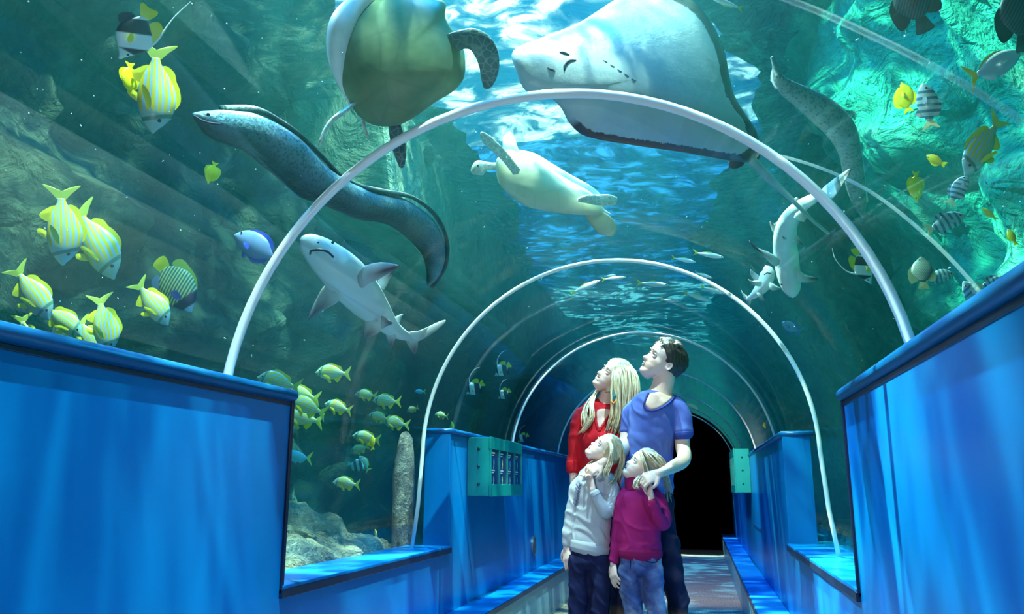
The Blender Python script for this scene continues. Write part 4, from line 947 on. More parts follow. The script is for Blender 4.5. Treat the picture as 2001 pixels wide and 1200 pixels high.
class Head:
    def __init__(s, u, v, y, Hpx, tilt, toward=10, wide=1.0, child=False):
        s.c = PY(u, v, y); s.k = (s.c-CAM).dot(FW)/FPX; s.H = Hpx*s.k
        a, w = math.radians(tilt), math.radians(toward)
        up = UP*math.cos(a)+RT*math.sin(a); f = (-RT*math.cos(a)+UP*math.sin(a))
        s.X = (f*math.cos(w)-FW*math.sin(w)).normalized(); s.Y = up.cross(s.X).normalized(); s.Z = s.X.cross(s.Y).normalized(); s.wide = wide; s.child = child
    def pt(s, x, y, z): return s.c + (s.X*x + s.Y*y + s.Z*z)*s.H
    def surf(s, z, th):
        xf, xb, w = interp(XF, z), interp(XB, z), interp(HW, z)*s.wide
        c = (xf+xb)/2 + .03*(1-abs(z)*2); ct, st = math.cos(th), math.sin(th)
        ex = .86
        cx = math.copysign(abs(ct)**ex, ct); sy = math.copysign(abs(st)**ex, st)
        x = c + (xf-c if ct > 0 else c-xb)*cx; y = w*sy
        if ct > 0:
            x += interp(NOSE, z)*(.8 if s.child else 1)*math.exp(-(y/(.045+.02*(z < -.1)))**2)
            for sg in (-1, 1):
                x -= .038*math.exp(-((y-sg*.135)/.06)**2-((z-.012)/.045)**2)
                x += .012*math.exp(-((y-sg*.14)/.09)**2-((z-.085)/.03)**2)
                x += .018*math.exp(-((y-sg*.17)/.08)**2-((z+.13)/.08)**2)
        return x, y, z
    def mesh(s, b, mod=None, nz=56, nt=56):
        zs = [-.5*math.cos(PI*i/nz) for i in range(nz+1)]
        vs = []
        for z in zs[1:-1]:
            for k in range(nt):
                q = s.surf(z, 2*PI*k/nt); q = mod(*q) if mod else q
                vs.append(s.pt(*q))
        m = len(zs)-2; fs = [(i*nt+k, i*nt+(k+1) % nt, (i+1)*nt+(k+1) % nt, (i+1)*nt+k) for i in range(m-1) for k in range(nt)]
        a = s.surf(-.4999, 0); lo = (.15, 0, -.5); hi = (0, 0, .5)
        if mod: lo, hi = mod(*lo), mod(*hi)
        vs += [s.pt(*lo), s.pt(*hi)]; e = len(vs)
        fs += [(e-2, (k+1) % nt, k) for k in range(nt)] + [(e-1, (m-1)*nt+k, (m-1)*nt+(k+1) % nt) for k in range(nt)]
        b.add(vs, fs)
    def ears(s, b):
        for sg in (-1, 1):
            R = Matrix((s.X, s.Y, s.Z)).transposed() @ Matrix.Rotation(-sg*.35, 3, 'Z') @ Matrix.Rotation(-.2, 3, 'Y')
            b.ball(s.pt(-.03, sg*.335*s.wide, -.03), (.062*s.H, .022*s.H, .098*s.H), 14, 10, M=R)
            c = s.pt(-.03, sg*.352*s.wide, -.03)
            L = [c + R @ Vector((.055*s.H*math.cos(t), .012*s.H*sg, .09*s.H*math.sin(t))) for t in [(-.3+i*.36)*PI/1.9+.6 for i in range(8)]]
            b.tube(L, .016*s.H, 6)
    def features(s, par, skin_lip, brow, iris, teeth=False, mouth_open=0.0, skin=None, mwide=.10, smile=0.0):
        R3 = Matrix((s.X, s.Y, s.Z)).transposed()
        for sg in (-1, 1):
            b = MB(); b.ball(s.pt(.290, sg*.135, .012), .058*s.H, 14, 10, M=R3); eo = b.build('eye', M_SCLERA, par, smooth=True)
            b = MB(); b.ball(s.pt(.336, sg*.140, .026), (.016*s.H, .023*s.H, .023*s.H), 12, 8, M=R3); io = b.build('iris', iris, eo, smooth=True)
            for zz, r_, t_ in ((.036, 1.16, 1), (-.016, 1.12, 0)):          # upper and lower lid
                b = MB(); n0 = 10; vs = []
                for i in range(n0+1):
                    al = PI*(i/n0-.5)*1.05
                    for j in range(5):
                        be = (.42+j*.27) if t_ else (-.36-j*.27)
                        for q in (1.0, .9): vs.append(s.pt(.290+.058*r_*q*math.cos(be)*math.cos(al), sg*.135+.064*r_*q*math.cos(be*.8)*math.sin(al), .012+.058*r_*q*math.sin(be)))
                fs = []
                for i in range(n0):
                    for j in range(4):
                        a0 = (i*5+j)*2; a1 = a0+2; b0 = a0+10; b1 = b0+2
                        fs += [(a0, a1, b1, b0), (a0+1, b0+1, b1+1, a1+1)]
                    fs += [(i*10, i*10+10, i*10+11, i*10+1), (i*10+8, i*10+9, i*10+19, i*10+18)]
                b.add(vs, fs); b.build('eyelid', skin, par, smooth=True)
            b = MB(); b.tube([s.pt(.342, sg*.082, .034), s.pt(.357, sg*.135, .042), s.pt(.333, sg*.193, .030)], .0055*s.H, 6); b.build('eyelashes', skin_lip[1], par, smooth=True)
            b = MB(); b.tube([s.pt(.385, sg*.06, .098), s.pt(.378, sg*.13, .118), s.pt(.335, sg*.21, .098)], [.011*s.H, .014*s.H, .006*s.H], 6); b.build('eyebrow', brow, par, smooth=True)
        mw = mwide
        g = .018+mouth_open*.5
        b = MB(); b.tube([s.pt(.335-mw*.2+.02, -mw, -.240+smile), s.pt(.378, -mw*.5, -.228+g*.2+smile*.3), s.pt(.388, 0, -.232+g*.2), s.pt(.378, mw*.5, -.228+g*.2+smile*.3), s.pt(.335-mw*.2+.02, mw, -.240+smile)], [.004*s.H, .012*s.H, .014*s.H, .012*s.H, .004*s.H], 8)
        b.build('upper_lip', skin_lip[0], par, smooth=True)
        b = MB(); b.tube([s.pt(.335-mw*.2+.02, -mw, -.242+smile), s.pt(.370-mouth_open*.4, -mw*.5, -.255-g+smile*.3), s.pt(.377-mouth_open*.4, 0, -.263-g), s.pt(.370-mouth_open*.4, mw*.5, -.255-g+smile*.3), s.pt(.335-mw*.2+.02, mw, -.242+smile)], [.004*s.H, .013*s.H, .016*s.H, .013*s.H, .004*s.H], 8)
        b.build('lower_lip', skin_lip[0], par, smooth=True)
        if mouth_open:
            b = MB(); b.ball(s.pt(.360, 0, -.246-g*.45), (.016*s.H, mw*.85*s.H, (.008+g*.45)*s.H), 12, 8, M=Matrix((s.X, s.Y, s.Z)).transposed())
            b.build('teeth' if teeth else 'open_mouth', M_TEETH if teeth else M_DARKSLIT, par, smooth=True)
    def haircap(s, b, line, th=.055, quiff=0.0, seed=0, scale=1.0):
        def mod(x, y, z):
            m = line(x, y, z)          # >0 inside the hair
            t = max(-1, min(1, m/.03))
            n = noise.noise(Vector((x*5+seed, y*16, z*5)))*.022 + noise.noise(Vector((x*14+seed, y*40, z*14)))*.012
            off = (th+n)*t if t > 0 else .05*t
            if quiff and z > .22 and x > .0: off += quiff*max(0, min(1, (z-.22)/.12))*max(0, min(1, x/.2))*(1 if t > 0 else 0)
            L = math.sqrt(x*x+y*y+z*z)+1e-6
            return x*(1+off/L), y*(1+off/L), z*(1+off/L)
        s.mesh(b, mod, 60, 72)

def remesh(name, b, vox, mat, par, smooth_it=2, fold=None, sm=.6):
    """fuses overlapping closed shapes into one continuous skin"""
    me = b.mesh(name+'_src'); o = bpy.data.objects.new(name+'_src', me); COL.objects.link(o)
    m = o.modifiers.new('r', 'REMESH'); m.mode = 'VOXEL'; m.voxel_size = vox
    if smooth_it: q = o.modifiers.new('s', 'SMOOTH'); q.iterations = smooth_it; q.factor = sm
    dg = bpy.context.evaluated_depsgraph_get(); ev = o.evaluated_get(dg)
    me2 = bpy.data.meshes.new_from_object(ev); me2.name = name
    bpy.data.objects.remove(o); bpy.data.meshes.remove(me)
    me2.materials.clear()
    if fold:
        amp, sc = fold; sc = Vector(sc)
        co = [v.co.copy() for v in me2.vertices]; no = [v.normal.copy() for v in me2.vertices]
        for v, c, n in zip(me2.vertices, co, no):
            q = Vector((c.x*sc.x, c.y*sc.y, c.z*sc.z)); q = q+Vector((0, 0, c.x*sc.z*.5)); h = noise.noise(q)*.8 + noise.noise(q*2.3+Vector((5, 5, 5)))*.45 + .9*max(0, 1-abs(noise.noise(q*.8+Vector((9, 2, 4))))*6)
            v.co = c+n*(h*amp)
    return link(name, me2, mat, par, True)

def mat_skin(name, a, b_):
    t = NT(name); co = t.coord(); n = t.noise(co, 14, 4)
    c = t.mix(n, a, b_)
    t.pbsdf(c, .5, 0, .35, t.bump(t.noise(co, 220, 3), .08, .002), **{'Subsurface Weight': .0}); return t.done()
M_SKIN = mat_skin('pale_skin', (.76, .50, .41), (.84, .60, .51))
M_SKINF = mat_skin('rosy_skin', (.80, .48, .40), (.87, .58, .49))
M_SKING = mat_skin('fair_child_skin', (.84, .58, .49), (.90, .67, .59))
M_SCLERA = plain('eye_white', (.82, .82, .80), .2); M_IRIS = plain('dark_iris', (.05, .06, .08), .1); M_TEETH = plain('teeth_white', (.9, .88, .84), .25)
M_LIP = plain('lips', (.55, .22, .20), .4); M_LIPM = plain('pale_lips', (.60, .34, .30), .5); M_LID = plain('dark_eyelashes', (.10, .07, .06), .6)
def mat_hair(name, a, b_, c_):
    t = NT(name); co = t.coord(); n = t.noise(t.mapping(co, (90, 90, 14)), 1.0, 4, .6); n2 = t.noise(co, 22, 3)
    c = t.ramp(n, [(.3, a), (.52, b_), (.72, c_)]); c = t.mix(t.math('MULTIPLY', n2, .4), c, a)
    t.pbsdf(c, .38, 0, .5, t.bump(n, .7, .01)); return t.done()
M_BLOND = mat_hair('blond_hair', (.50, .37, .20), (.80, .67, .42), (.96, .89, .70))
M_BLOND2 = mat_hair('ash_blond_hair', (.40, .29, .16), (.68, .55, .36), (.90, .81, .62))
M_BROWNH = mat_hair('dark_brown_hair', (.008, .007, .007), (.03, .025, .022), (.10, .085, .075))
M_GREYBL = mat_hair('light_brown_fringe', (.16, .13, .10), (.36, .31, .26), (.62, .56, .50))
def mat_cloth(name, a, b_, sc=6, rough=.85, fuzz=.3, weave=420):
    t = NT(name); co = t.coord(); n = t.noise(co, sc, 4)
    t.pbsdf(t.mix(n, a, b_), rough, 0, .2, t.bump(t.noise(co, weave, 2), fuzz, .002)); return t.done()
M_TSHIRT = mat_cloth('blue_heather_cotton', (.06, .10, .42), (.14, .20, .56)); M_TSHIRT_E = mat_cloth('navy_ribbed_hem', (.03, .05, .26), (.05, .08, .34))
M_RED = mat_cloth('red_cotton', (.60, .01, .02), (.80, .02, .035), 5); M_WHITEK = mat_cloth('pale_grey_sweatshirt', (.40, .43, .48), (.60, .63, .67), 9)
M_MAG = mat_cloth('magenta_knit', (.34, .01, .12), (.46, .015, .17), 8); M_MAGD = mat_cloth('magenta_rib', (.28, .008, .09), (.36, .012, .12), 8)
M_NAVY = mat_cloth('navy_denim', (.006, .008, .045), (.018, .024, .09), 9)
def mat_jeans():
    t = NT('faded_blue_denim'); co = t.coord(); n = t.noise(co, 7, 5, .6)
    c = t.ramp(n, [(.32, (.03, .05, .20)), (.5, (.10, .15, .36)), (.68, (.38, .45, .62))])
    t.pbsdf(c, .85, 0, .2, t.bump(t.noise(co, 400, 2), .4, .002)); return t.done()
M_JEANS = mat_jeans()
def mat_trous():
    t = NT('navy_trousers_khaki_below_knee'); co = t.coord(); z = t.n('SeparateXYZ', {0: co}).outputs[2]; n = t.noise(co, 8, 4)
    zz = t.math('ADD', z, t.math('MULTIPLY', n, .06))
    c = t.ramp(zz, [(.46, (.26, .17, .09)), (.53, (.012, .014, .05))])
    t.pbsdf(c, .8, 0, .2); return t.done()
M_TROUS = mat_trous()
M_SHOE = plain('dark_leather_shoe', (.02, .018, .018), .5); M_SHOEW = plain('grey_canvas_shoe', (.3, .3, .32), .7)

class Fig:
    def __init__(s, y): s.y = y
    def J(s, u, v, dy=0): return PY(u, v, s.y+dy)
    def k(s, p): return (p-CAM).dot(FW)/FPX
    def limb(s, b, pts, n=4, seg=20, axis=None):
        """pts (u, v, dy, r px [, r depth px])"""
        q = [(p[0], p[1], p[2], p[3], p[4] if len(p) > 4 else p[3]) for p in pts]
        S = spl(q, n); W = [s.J(p[0], p[1], p[2]) for p in S]
        R = [(max(.5, p[3])*s.k(w), max(.5, p[4])*s.k(w)) for p, w in zip(S, W)]
        T0 = (W[0]-W[1]).normalized(); T1 = (W[-1]-W[-2]).normalized()
        for j, f in ((0, .75), (1, .45)):                  # rounded ends
            pass
        e0 = [W[0]+T0*R[0][0]*.45, W[0]+T0*R[0][0]*.28]; e1 = [W[-1]+T1*R[-1][0]*.28, W[-1]+T1*R[-1][0]*.45]
        W2 = e0+W+e1; R2 = [tuple(x*.35 for x in R[0]), tuple(x*.78 for x in R[0])]+R+[tuple(x*.78 for x in R[-1]), tuple(x*.35 for x in R[-1])]
        b.tube(W2, R2, seg, axis=axis if axis is not None else RT)
def hand(b, W, D, N, size, curl, spread=.12, thumb=1, tcurl=.5, grip=0.0):
    """W wrist, D direction to fingertips, N back of the hand; curl per finger (rad per joint)"""
    D = D.normalized(); N = (N-D*N.dot(D)).normalized(); S = D.cross(N).normalized()*thumb
    L = size; pl = L*.50; pw = L*.235
    R3 = Matrix((D, S, N)).transposed()
    b.tube([W-D*L*.06, W+D*pl*.25, W+D*pl*.6, W+D*pl*.95], [(L*.15, L*.11), (L*.19, L*.10), (pw*.98, L*.085), (pw*.9, L*.07)], 16, axis=S)
    b.ball(W+D*pl*.9, (L*.09, pw*.95, L*.07), 14, 8, M=R3)
    ln = [.44, .50, .46, .36]; r0 = L*.052
    for i in range(4):
        off = (1.5-i)*pw*.50; base = W + D*(pl*(.97-.05*abs(i-1.2))) + S*off
        d = (D + S*(1.5-i)*spread).normalized(); ax = d.cross(N).normalized(); p = base-d*L*.05; pts = [p, base]; c = curl[i]
        ang = 0
        for sgl in (.42, .32, .26):
            ang += c
            dd = d*math.cos(ang) - N*math.sin(ang); base = base + dd*ln[i]*L*sgl; pts.append(base)
        b.tube(pts+[pts[-1]+(pts[-1]-pts[-2]).normalized()*r0*.5], [r0*1.1, r0*1.1, r0, r0*.94, r0*.82, r0*.45], 10)
    base = W + D*pl*.28 + S*pw*.75; d = (D*.62+S*.75-N*.25).normalized(); p1 = base+d*L*.17
    d2 = (D*.9+S*(.45-tcurl*.5)-N*(.15+tcurl*.5)).normalized(); p2 = p1+d2*L*.14; d3 = (D*.95+S*(.2-tcurl*.7)-N*(.2+tcurl*.6)).normalized(); p3 = p2+d3*L*.12
    b.tube([base-d*L*.08, base, p1, p2, p3, p3+d3*r0*.5], [r0*1.5, r0*1.6, r0*1.25, r0*1.1, r0*.9, r0*.45], 10)

def locks(name, fig, L, mat, par, seed=3, jit=4, cnt=14, r=2.2, jd=.02):
    """L: guide curves, each a list of (u, v, dy); many thin tapering locks follow every guide"""
    rnd = random.Random(seed); b = MB()
    for gpts in L:
        for c in range(cnt):
            du, dv, dy = rnd.uniform(-jit, jit), rnd.uniform(-jit*.4, jit*.4), rnd.uniform(-jd, jd)
            cut = rnd.uniform(.72, 1.0); ph = rnd.uniform(0, 6.28)
            S = spl(gpts, 6); S = S[:max(4, int(len(S)*cut))]; W = []
            for i, (u, v, d) in enumerate(S):
                t = i/(len(S)-1); a = .35+.9*t
                W.append(fig.J(u+du*a+1.6*t*math.sin(ph+t*7), v+dv, d+dy*a+.006*math.sin(ph*2+t*6)))
            R = [max(.25, r*(1-.85*(i/(len(S)-1))**1.6))*fig.k(W[i])*rnd.uniform(.8, 1.15) for i in range(len(S))]
            b.tube(W, R, 5)
    return b.build(name, mat, par, smooth=True)
def shoe(b, foot, D, L=.27, w=.05):
    D = Vector(D).normalized(); S = D.cross(Vector((0, 0, 1)))
    p = Vector((foot.x, foot.y, 0))
    b.tube([p-D*L*.3+Vector((0, 0, .04)), p-D*L*.22+Vector((0, 0, .045)), p+Vector((0, 0, .045)), p+D*L*.35+Vector((0, 0, .032)), p+D*L*.62+Vector((0, 0, .024)), p+D*L*.7+Vector((0, 0, .02))],
           [(w*.5, .03), (w*.8, .045), (w*.85, .045), (w, .032), (w*.8, .024), (w*.4, .014)], 14, axis=S)

def patch(name, B, outl, mat, par, off=.004, th=.012, rings=7):
    S = spl([outl[-1]]+outl+[outl[0], outl[1]], 4)[4:-5]; n = len(S)
    cx, cy = sum(p[0] for p in S)/n, sum(p[1] for p in S)/n; vs = []
    for side in (0, 1):
        for k in range(1, rings+1):
            r = k/rings; o_ = (off*(1-.8*(k == rings)) if side == 0 else -th)
            vs += [onto(B, cx+(u-cx)*r, cy+(v-cy)*r, o_) for u, v in S]
        vs.append(onto(B, cx, cy, off if side == 0 else -th))
    m = n*rings+1; fs = []
    for side in (0, 1):
        o = side*m; c = o+n*rings; fs += [(c, o+i, o+(i+1) % n) for i in range(n)]
        for k in range(rings-1):
            a = o+k*n; q = a+n; fs += [(a+i, q+i, q+(i+1) % n, a+(i+1) % n) for i in range(n)]
    a = (rings-1)*n; q = m+a; fs += [(a+i, q+i, q+(i+1) % n, a+(i+1) % n) for i in range(n)]
    b = MB(); b.add(vs, fs); return b.build(name, mat, par, smooth=True)
# ---- man
f = Fig(4.20); man = empty('person', f.J(1268, 1393, 0), 'man in a blue short-sleeved t-shirt looking up, holding a hand of each girl', 'person')
hm = Head(1297, 708, 4.20, 90, 32, 8)
b = MB(); hm.mesh(b); hm.ears(b)
f.limb(b, [(1299, 722, 0, 21, 22), (1297, 745, 0, 21, 21), (1292, 765, 0, 23, 22), (1286, 785, 0, 36, 28), (1278, 812, 0, 44, 34), (1272, 870, 0, 40, 33), (1266, 950, 0, 44, 35), (1268, 1000, 0, 44, 34)])
f.limb(b, [(1310, 795, 0, 18), (1326, 808, 0, 17), (1333, 840, 0, 15.5), (1333, 868, -.01, 14.5), (1337, 890, -.05, 14), (1333, 902, -.10, 13.5), (1318, 911, -.20, 12.5), (1302, 919, -.30, 10), (1291, 924, -.36, 8.5), (1284, 926, -.375, 9)])
f.limb(b, [(1250, 795, .02, 17), (1232, 815, .02, 15), (1226, 845, .01, 13.5), (1221, 868, -.02, 12.5), (1217, 880, -.06, 12.5), (1202, 889, -.13, 12), (1188, 897, -.20, 9.5), (1178, 904, -.24, 8), (1172, 908, -.25, 8.5)])
f.limb(b, [(1290, 1000, 0, 24), (1312, 1100, 0, 17), (1326, 1200, 0, 14), (1330, 1360, 0, 9)]); f.limb(b, [(1244, 1000, 0, 24), (1218, 1100, 0, 17), (1213, 1200, 0, 14), (1211, 1360, 0, 9)])
W_ = f.J(1289, 925, -.365); hand(b, W_, (f.J(1256, 938, -.385)-W_), UP*1+RT*.2-FW*.8, .142, [.7, .75, .75, .75], .05, -1, .8)
W_ = f.J(1176, 906, -.245); hand(b, W_, (f.J(1150, 921, -.27)-W_), UP*1-FW*.6, .138, [.7, .7, .7, .7], .06, -1, .8)
remesh('body', b, .0042, M_SKIN, man, 2)
hm.features(man, (M_LIPM, M_LID), M_GREYBL, M_IRIS, skin=M_SKIN, mwide=.09)
def man_line(x, y, z):
    if z > .12: return min(.30-x if z > .30 else .12+(z-.12)*1.0-x, 9)+.0
    if z > -.12: return (.02 if abs(y) > .2 and z < .02 else .10)-x - (.0 if z > .02 else .06)
    return -.14-x-(-.12-z)*.2 if z > -.34 else -.2
b = MB(); hm.haircap(b, man_line, .034, .05, 1)
hair = b.build('hair', M_BROWNH, man, smooth=True)
b = MB(); rnd = random.Random(5)
for i in range(150):                                     # lighter swept-up fringe and top
    y = rnd.uniform(-.22, .22); x0 = rnd.uniform(.0, .30); z0 = .47 - .9*max(0, x0-.05)**1.2 - abs(y)*.35
    x1 = x0-rnd.uniform(.10, .2)
    b.tube([hm.pt(x0+.03, y, z0), hm.pt(x0+.01, y*1.02, z0+.07), hm.pt((x0+x1)/2, y*1.05, z0+.105), hm.pt(x1, y*1.08, z0+.08)], [.014*hm.H, .013*hm.H, .010*hm.H, .004*hm.H], 5)
b.build('fringe', M_GREYBL, hair, smooth=True)
b = MB()
f.limb(b, [(1290, 781, .02, 30, 25), (1284, 792, 0, 45, 35), (1277, 812, 0, 49, 41), (1273, 845, 0, 46, 41), (1270, 885, 0, 45, 38), (1266, 925, 0, 49, 40), (1263, 950, 0, 52, 42), (1262, 958, 0, 52, 42)])
f.limb(b, [(1302, 788, 0, 20), (1320, 796, 0, 21), (1331, 816, 0, 20.5), (1334, 836, -.005, 19.5), (1335, 846, -.01, 19.5)])
f.limb(b, [(1262, 790, .02, 20), (1244, 798, .02, 19), (1232, 818, .02, 18), (1228, 838, .015, 17), (1227, 846, .01, 17)])
remesh('t_shirt', b, .006, M_TSHIRT, man, 3, (.006, (8, 8, 11)))
B_ = bvh([o for o in man.children if o.name.startswith('t_shirt')][0])
patch('neckline_skin', B_, [(1268, 770), (1262, 782), (1261, 793), (1272, 801), (1290, 796), (1307, 784), (1317, 771), (1304, 766), (1286, 766)], M_SKIN, man)
b = MB(); b.tube([onto(B_, u, v, .004) for u, v in spl([(1267, 768), (1261, 781), (1259, 794), (1270, 803), (1289, 799), (1308, 787), (1319, 773)], 5)], .0055, 8); b.build('neckband', M_TSHIRT_E, man, smooth=True)
b = MB(); f.limb(b, [(1334, 846, -.01, 20.5), (1335, 852, -.01, 20.3)]); b.build('sleeve_cuff', M_TSHIRT_E, man, smooth=True)
b = MB()
f.limb(b, [(1264, 945, 0, 48, 38), (1266, 975, 0, 49, 39), (1267, 1005, 0, 48, 38)])
f.limb(b, [(1286, 990, 0, 27), (1298, 1050, 0, 26, 25), (1309, 1100, 0, 23), (1317, 1135, -.01, 22), (1322, 1165, 0, 20), (1325, 1200, 0, 20), (1328, 1280, 0, 19), (1330, 1365, 0, 17)])
f.limb(b, [(1246, 990, 0, 27), (1232, 1050, 0, 25), (1220, 1100, 0, 23), (1215, 1140, 0, 21), (1213, 1200, 0, 19), (1211, 1280, 0, 18), (1210, 1365, 0, 16)])
remesh('trousers', b, .008, M_TROUS, man, 3, (.010, (9, 9, 12)))
for u in (1330, 1210):
    b = MB(); shoe(b, f.J(u, 1385, 0), -RT-FW*.5); b.build('shoe', M_SHOE, man, smooth=True)

# ---- woman
f = Fig(4.42); wom = empty('person', f.J(1185, 1380, 0), 'laughing woman with long blond hair in a red blouse, standing at the man\'s shoulder', 'person')
hw = Head(1199, 740, 4.42, 76, 41, 16, .95)
b = MB(); hw.mesh(b); hw.ears(b)
f.limb(b, [(1196, 752, .02, 15), (1187, 770, .02, 14.5), (1182, 790, .02, 17), (1180, 808, .02, 30, 22), (1178, 840, .02, 36, 26), (1178, 900, .02, 32, 24), (1182, 960, .02, 36, 27), (1182, 1000, .02, 38, 28)])
f.limb(b, [(1136, 812, 0, 13), (1126, 850, 0, 11), (1121, 890, 0, 10), (1121, 925, -.01, 8.5), (1121, 955, -.02, 7), (1122, 978, -.03, 6.5)])
W_ = f.J(1122, 976, -.03); hand(b, W_, f.J(1126, 1010, -.05)-W_, -RT-FW*.3, .16, [.25, .3, .3, .3], .08, 1, .4)
f.limb(b, [(1222, 815, .03, 13), (1228, 850, .03, 12), (1228, 900, .03, 10), (1226, 950, .03, 8)])
f.limb(b, [(1168, 1000, .02, 18), (1164, 1100, .02, 14), (1162, 1355, .02, 8)]); f.limb(b, [(1198, 1000, .02, 18), (1200, 1100, .02, 14), (1202, 1355, .02, 8)])
remesh('body', b, .0042, M_SKINF, wom, 2)
hw.features(wom, (M_LIP, M_LID), M_BLOND2, M_IRIS, teeth=True, mouth_open=.085, skin=M_SKINF, mwide=.135, smile=.035)
def wom_line(x, y, z):
    if z > .2: return .30-x
    if z > -.05: return .16+(z+.05)*.45-x
    return .06-x if z > -.35 else -.05
b = MB(); hw.haircap(b, wom_line, .075, .0, 3); hair = b.build('hair', M_BLOND, wom, smooth=True)
g = [[(1205, 712, -.02), (1222, 722, -.07), (1226, 750, -.09), (1222, 790, -.09), (1215, 830, -.08), (1206, 858, -.08)],
 [(1213, 712, 0), (1236, 728, -.04), (1241, 760, -.06), (1236, 800, -.06), (1226, 845, -.06), (1216, 870, -.06)],
 [(1206, 713, -.03), (1210, 730, -.095), (1212, 756, -.11), (1212, 790, -.11), (1208, 830, -.10), (1200, 855, -.10)],
 [(1218, 714, .03), (1240, 735, .02), (1243, 770, 0), (1240, 810, -.02), (1232, 850, -.03)],
 [(1203, 714, -.05), (1200, 740, -.10), (1201, 762, -.11), (1203, 800, -.115), (1197, 830, -.11), (1190, 850, -.11)]]
locks('long_locks', f, g, M_BLOND, hair, 3, 9, 60, 1.7)
g = [[(1178, 752, .03), (1164, 768, -.0), (1156, 790, -.06), (1157, 812, -.10), (1148, 832, -.11), (1132, 850, -.11)],
 [(1176, 756, .03), (1158, 775, .0), (1146, 795, -.05), (1142, 820, -.09), (1146, 838, -.10)]]
locks('front_locks', f, g, M_BLOND, hair, 8, 5, 34, 1.4)
b = MB()
f.limb(b, [(1186, 795, .03, 26, 18), (1180, 806, .02, 44, 26), (1177, 825, .02, 48, 31), (1175, 850, .01, 47, 35), (1175, 880, .02, 44, 31), (1177, 915, .02, 44, 30), (1180, 960, .02, 47, 33), (1182, 985, .02, 48, 34)])
f.limb(b, [(1145, 806, .01, 15), (1132, 822, 0, 16), (1127, 850, 0, 14.5), (1123, 880, 0, 13.5), (1121, 908, 0, 13)])
f.limb(b, [(1210, 806, .03, 16), (1226, 822, .03, 16), (1231, 860, .03, 14), (1230, 900, .03, 13)])
b.ball(f.J(1162, 864, -.068), (.070, .055, .065), 16, 10, M=Matrix((RT, FW, UP)).transposed()); b.ball(f.J(1194, 866, -.068), (.066, .055, .065), 16, 10, M=Matrix((RT, FW, UP)).transposed())
remesh('blouse', b, .006, M_RED, wom, 3, (.005, (9, 9, 11)))
b = MB(); f.limb(b, [(1121, 903, 0, 15), (1121, 912, 0, 15.5), (1121, 921, 0, 14.5)]); b.build('rolled_cuff', M_RED, wom, smooth=True)
B_ = bvh([o for o in wom.children if o.name.startswith('blouse')][0])
patch('neckline_skin', B_, [(1167, 802), (1166, 818), (1170, 838), (1182, 822), (1194, 803), (1181, 799)], M_SKINF, wom)
for q in (((1164, 799), (1163, 818), (1170, 843)), ((1197, 800), (1185, 822), (1171, 844))):
    b = MB(); b.tube([onto(B_, u, v, .003) for u, v in spl(list(q), 4)], .007, 8, flat=(1, .5)); b.build('blouse_collar', M_RED, wom, smooth=True)
b = MB(); b.tube([f.J(*q) for q in ((1199, 764, -.125), (1200, 775, -.13), (1198, 784, -.13))], [.006, .010, .009], 8); eo = b.build('earring', plain('teal_feather', (.01, .12, .13), .5), wom)
b = MB(); b.tube([f.J(1194, 784, -.14), f.J(1199, 788, -.14), f.J(1204, 783, -.14)], .005, 6); b.build('earring_bead', plain('orange_bead', (.9, .25, .03), .4), eo)
b = MB(); f.limb(b, [(1121, 968, -.03, 8), (1121, 974, -.03, 8)]); b.build('bracelet', plain('purple_bracelet', (.2, .02, .18), .5), wom, smooth=True)
b = MB()
f.limb(b, [(1181, 975, .02, 42, 31), (1182, 1010, .02, 42, 31)]); f.limb(b, [(1168, 1010, .02, 21), (1165, 1100, .02, 19), (1163, 1200, .02, 17), (1162, 1355, .02, 12)]); f.limb(b, [(1197, 1010, .02, 21), (1200, 1100, .02, 18), (1201, 1200, .02, 16), (1202, 1355, .02, 12)])
remesh('trousers', b, .008, M_NAVY, wom, 2)
for u in (1162, 1202):
    b = MB(); shoe(b, f.J(u, 1365, .02), -RT-FW*.6, .23, .042); b.build('shoe', M_SHOE, wom, smooth=True)

# ---- girl in the pale sweatshirt
f = Fig(4.02); g1 = empty('person', f.J(1152, 1425, 0), 'girl in a pale grey sweatshirt and dark jeans gazing up, one arm hanging', 'person')
h1 = Head(1181, 881, 4.02, 68, 50, 10, 1.0, True)
b = MB(); h1.mesh(b); h1.ears(b)
f.limb(b, [(1180, 892, .01, 14), (1174, 905, .01, 13), (1168, 918, .01, 14), (1164, 930, .01, 24, 18), (1160, 970, .01, 30, 24), (1154, 1030, .01, 29, 23), (1150, 1080, .01, 32, 25)])
f.limb(b, [(1134, 942, 0, 9), (1123, 975, 0, 8), (1116, 1005, 0, 7.5), (1110, 1040, 0, 7), (1107, 1066, 0, 6.5), (1107, 1074, 0, 6.5)])
W_ = f.J(1107, 1071, 0); hand(b, W_, f.J(1110, 1108, -.02)-W_, -RT*.6-FW*.8, .115, [.2, .25, .3, .3], .07, 1, .3)
f.limb(b, [(1192, 940, 0, 11), (1196, 970, -.01, 10), (1190, 998, -.03, 10), (1180, 1000, -.06, 9), (1168, 980, -.08, 8), (1160, 962, -.09, 6.5), (1158, 955, -.09, 6.5)])
W_ = f.J(1159, 957, -.09); hand(b, W_, f.J(1150, 920, -.06)-W_, FW*.3-RT*.0+RT*.8, .118, [.35, .6, .75, .8], .12, 1, .2)
f.limb(b, [(1132, 1090, 0, 14), (1128, 1180, 0, 12), (1126, 1400, 0, 8)]); f.limb(b, [(1170, 1090, 0, 14), (1170, 1180, 0, 12), (1170, 1400, 0, 8)])
remesh('body', b, .0036, M_SKING, g1, 2)
h1.features(g1, (M_LIP, M_LID), M_BLOND2, M_IRIS, skin=M_SKING, mwide=.08, smile=.005)
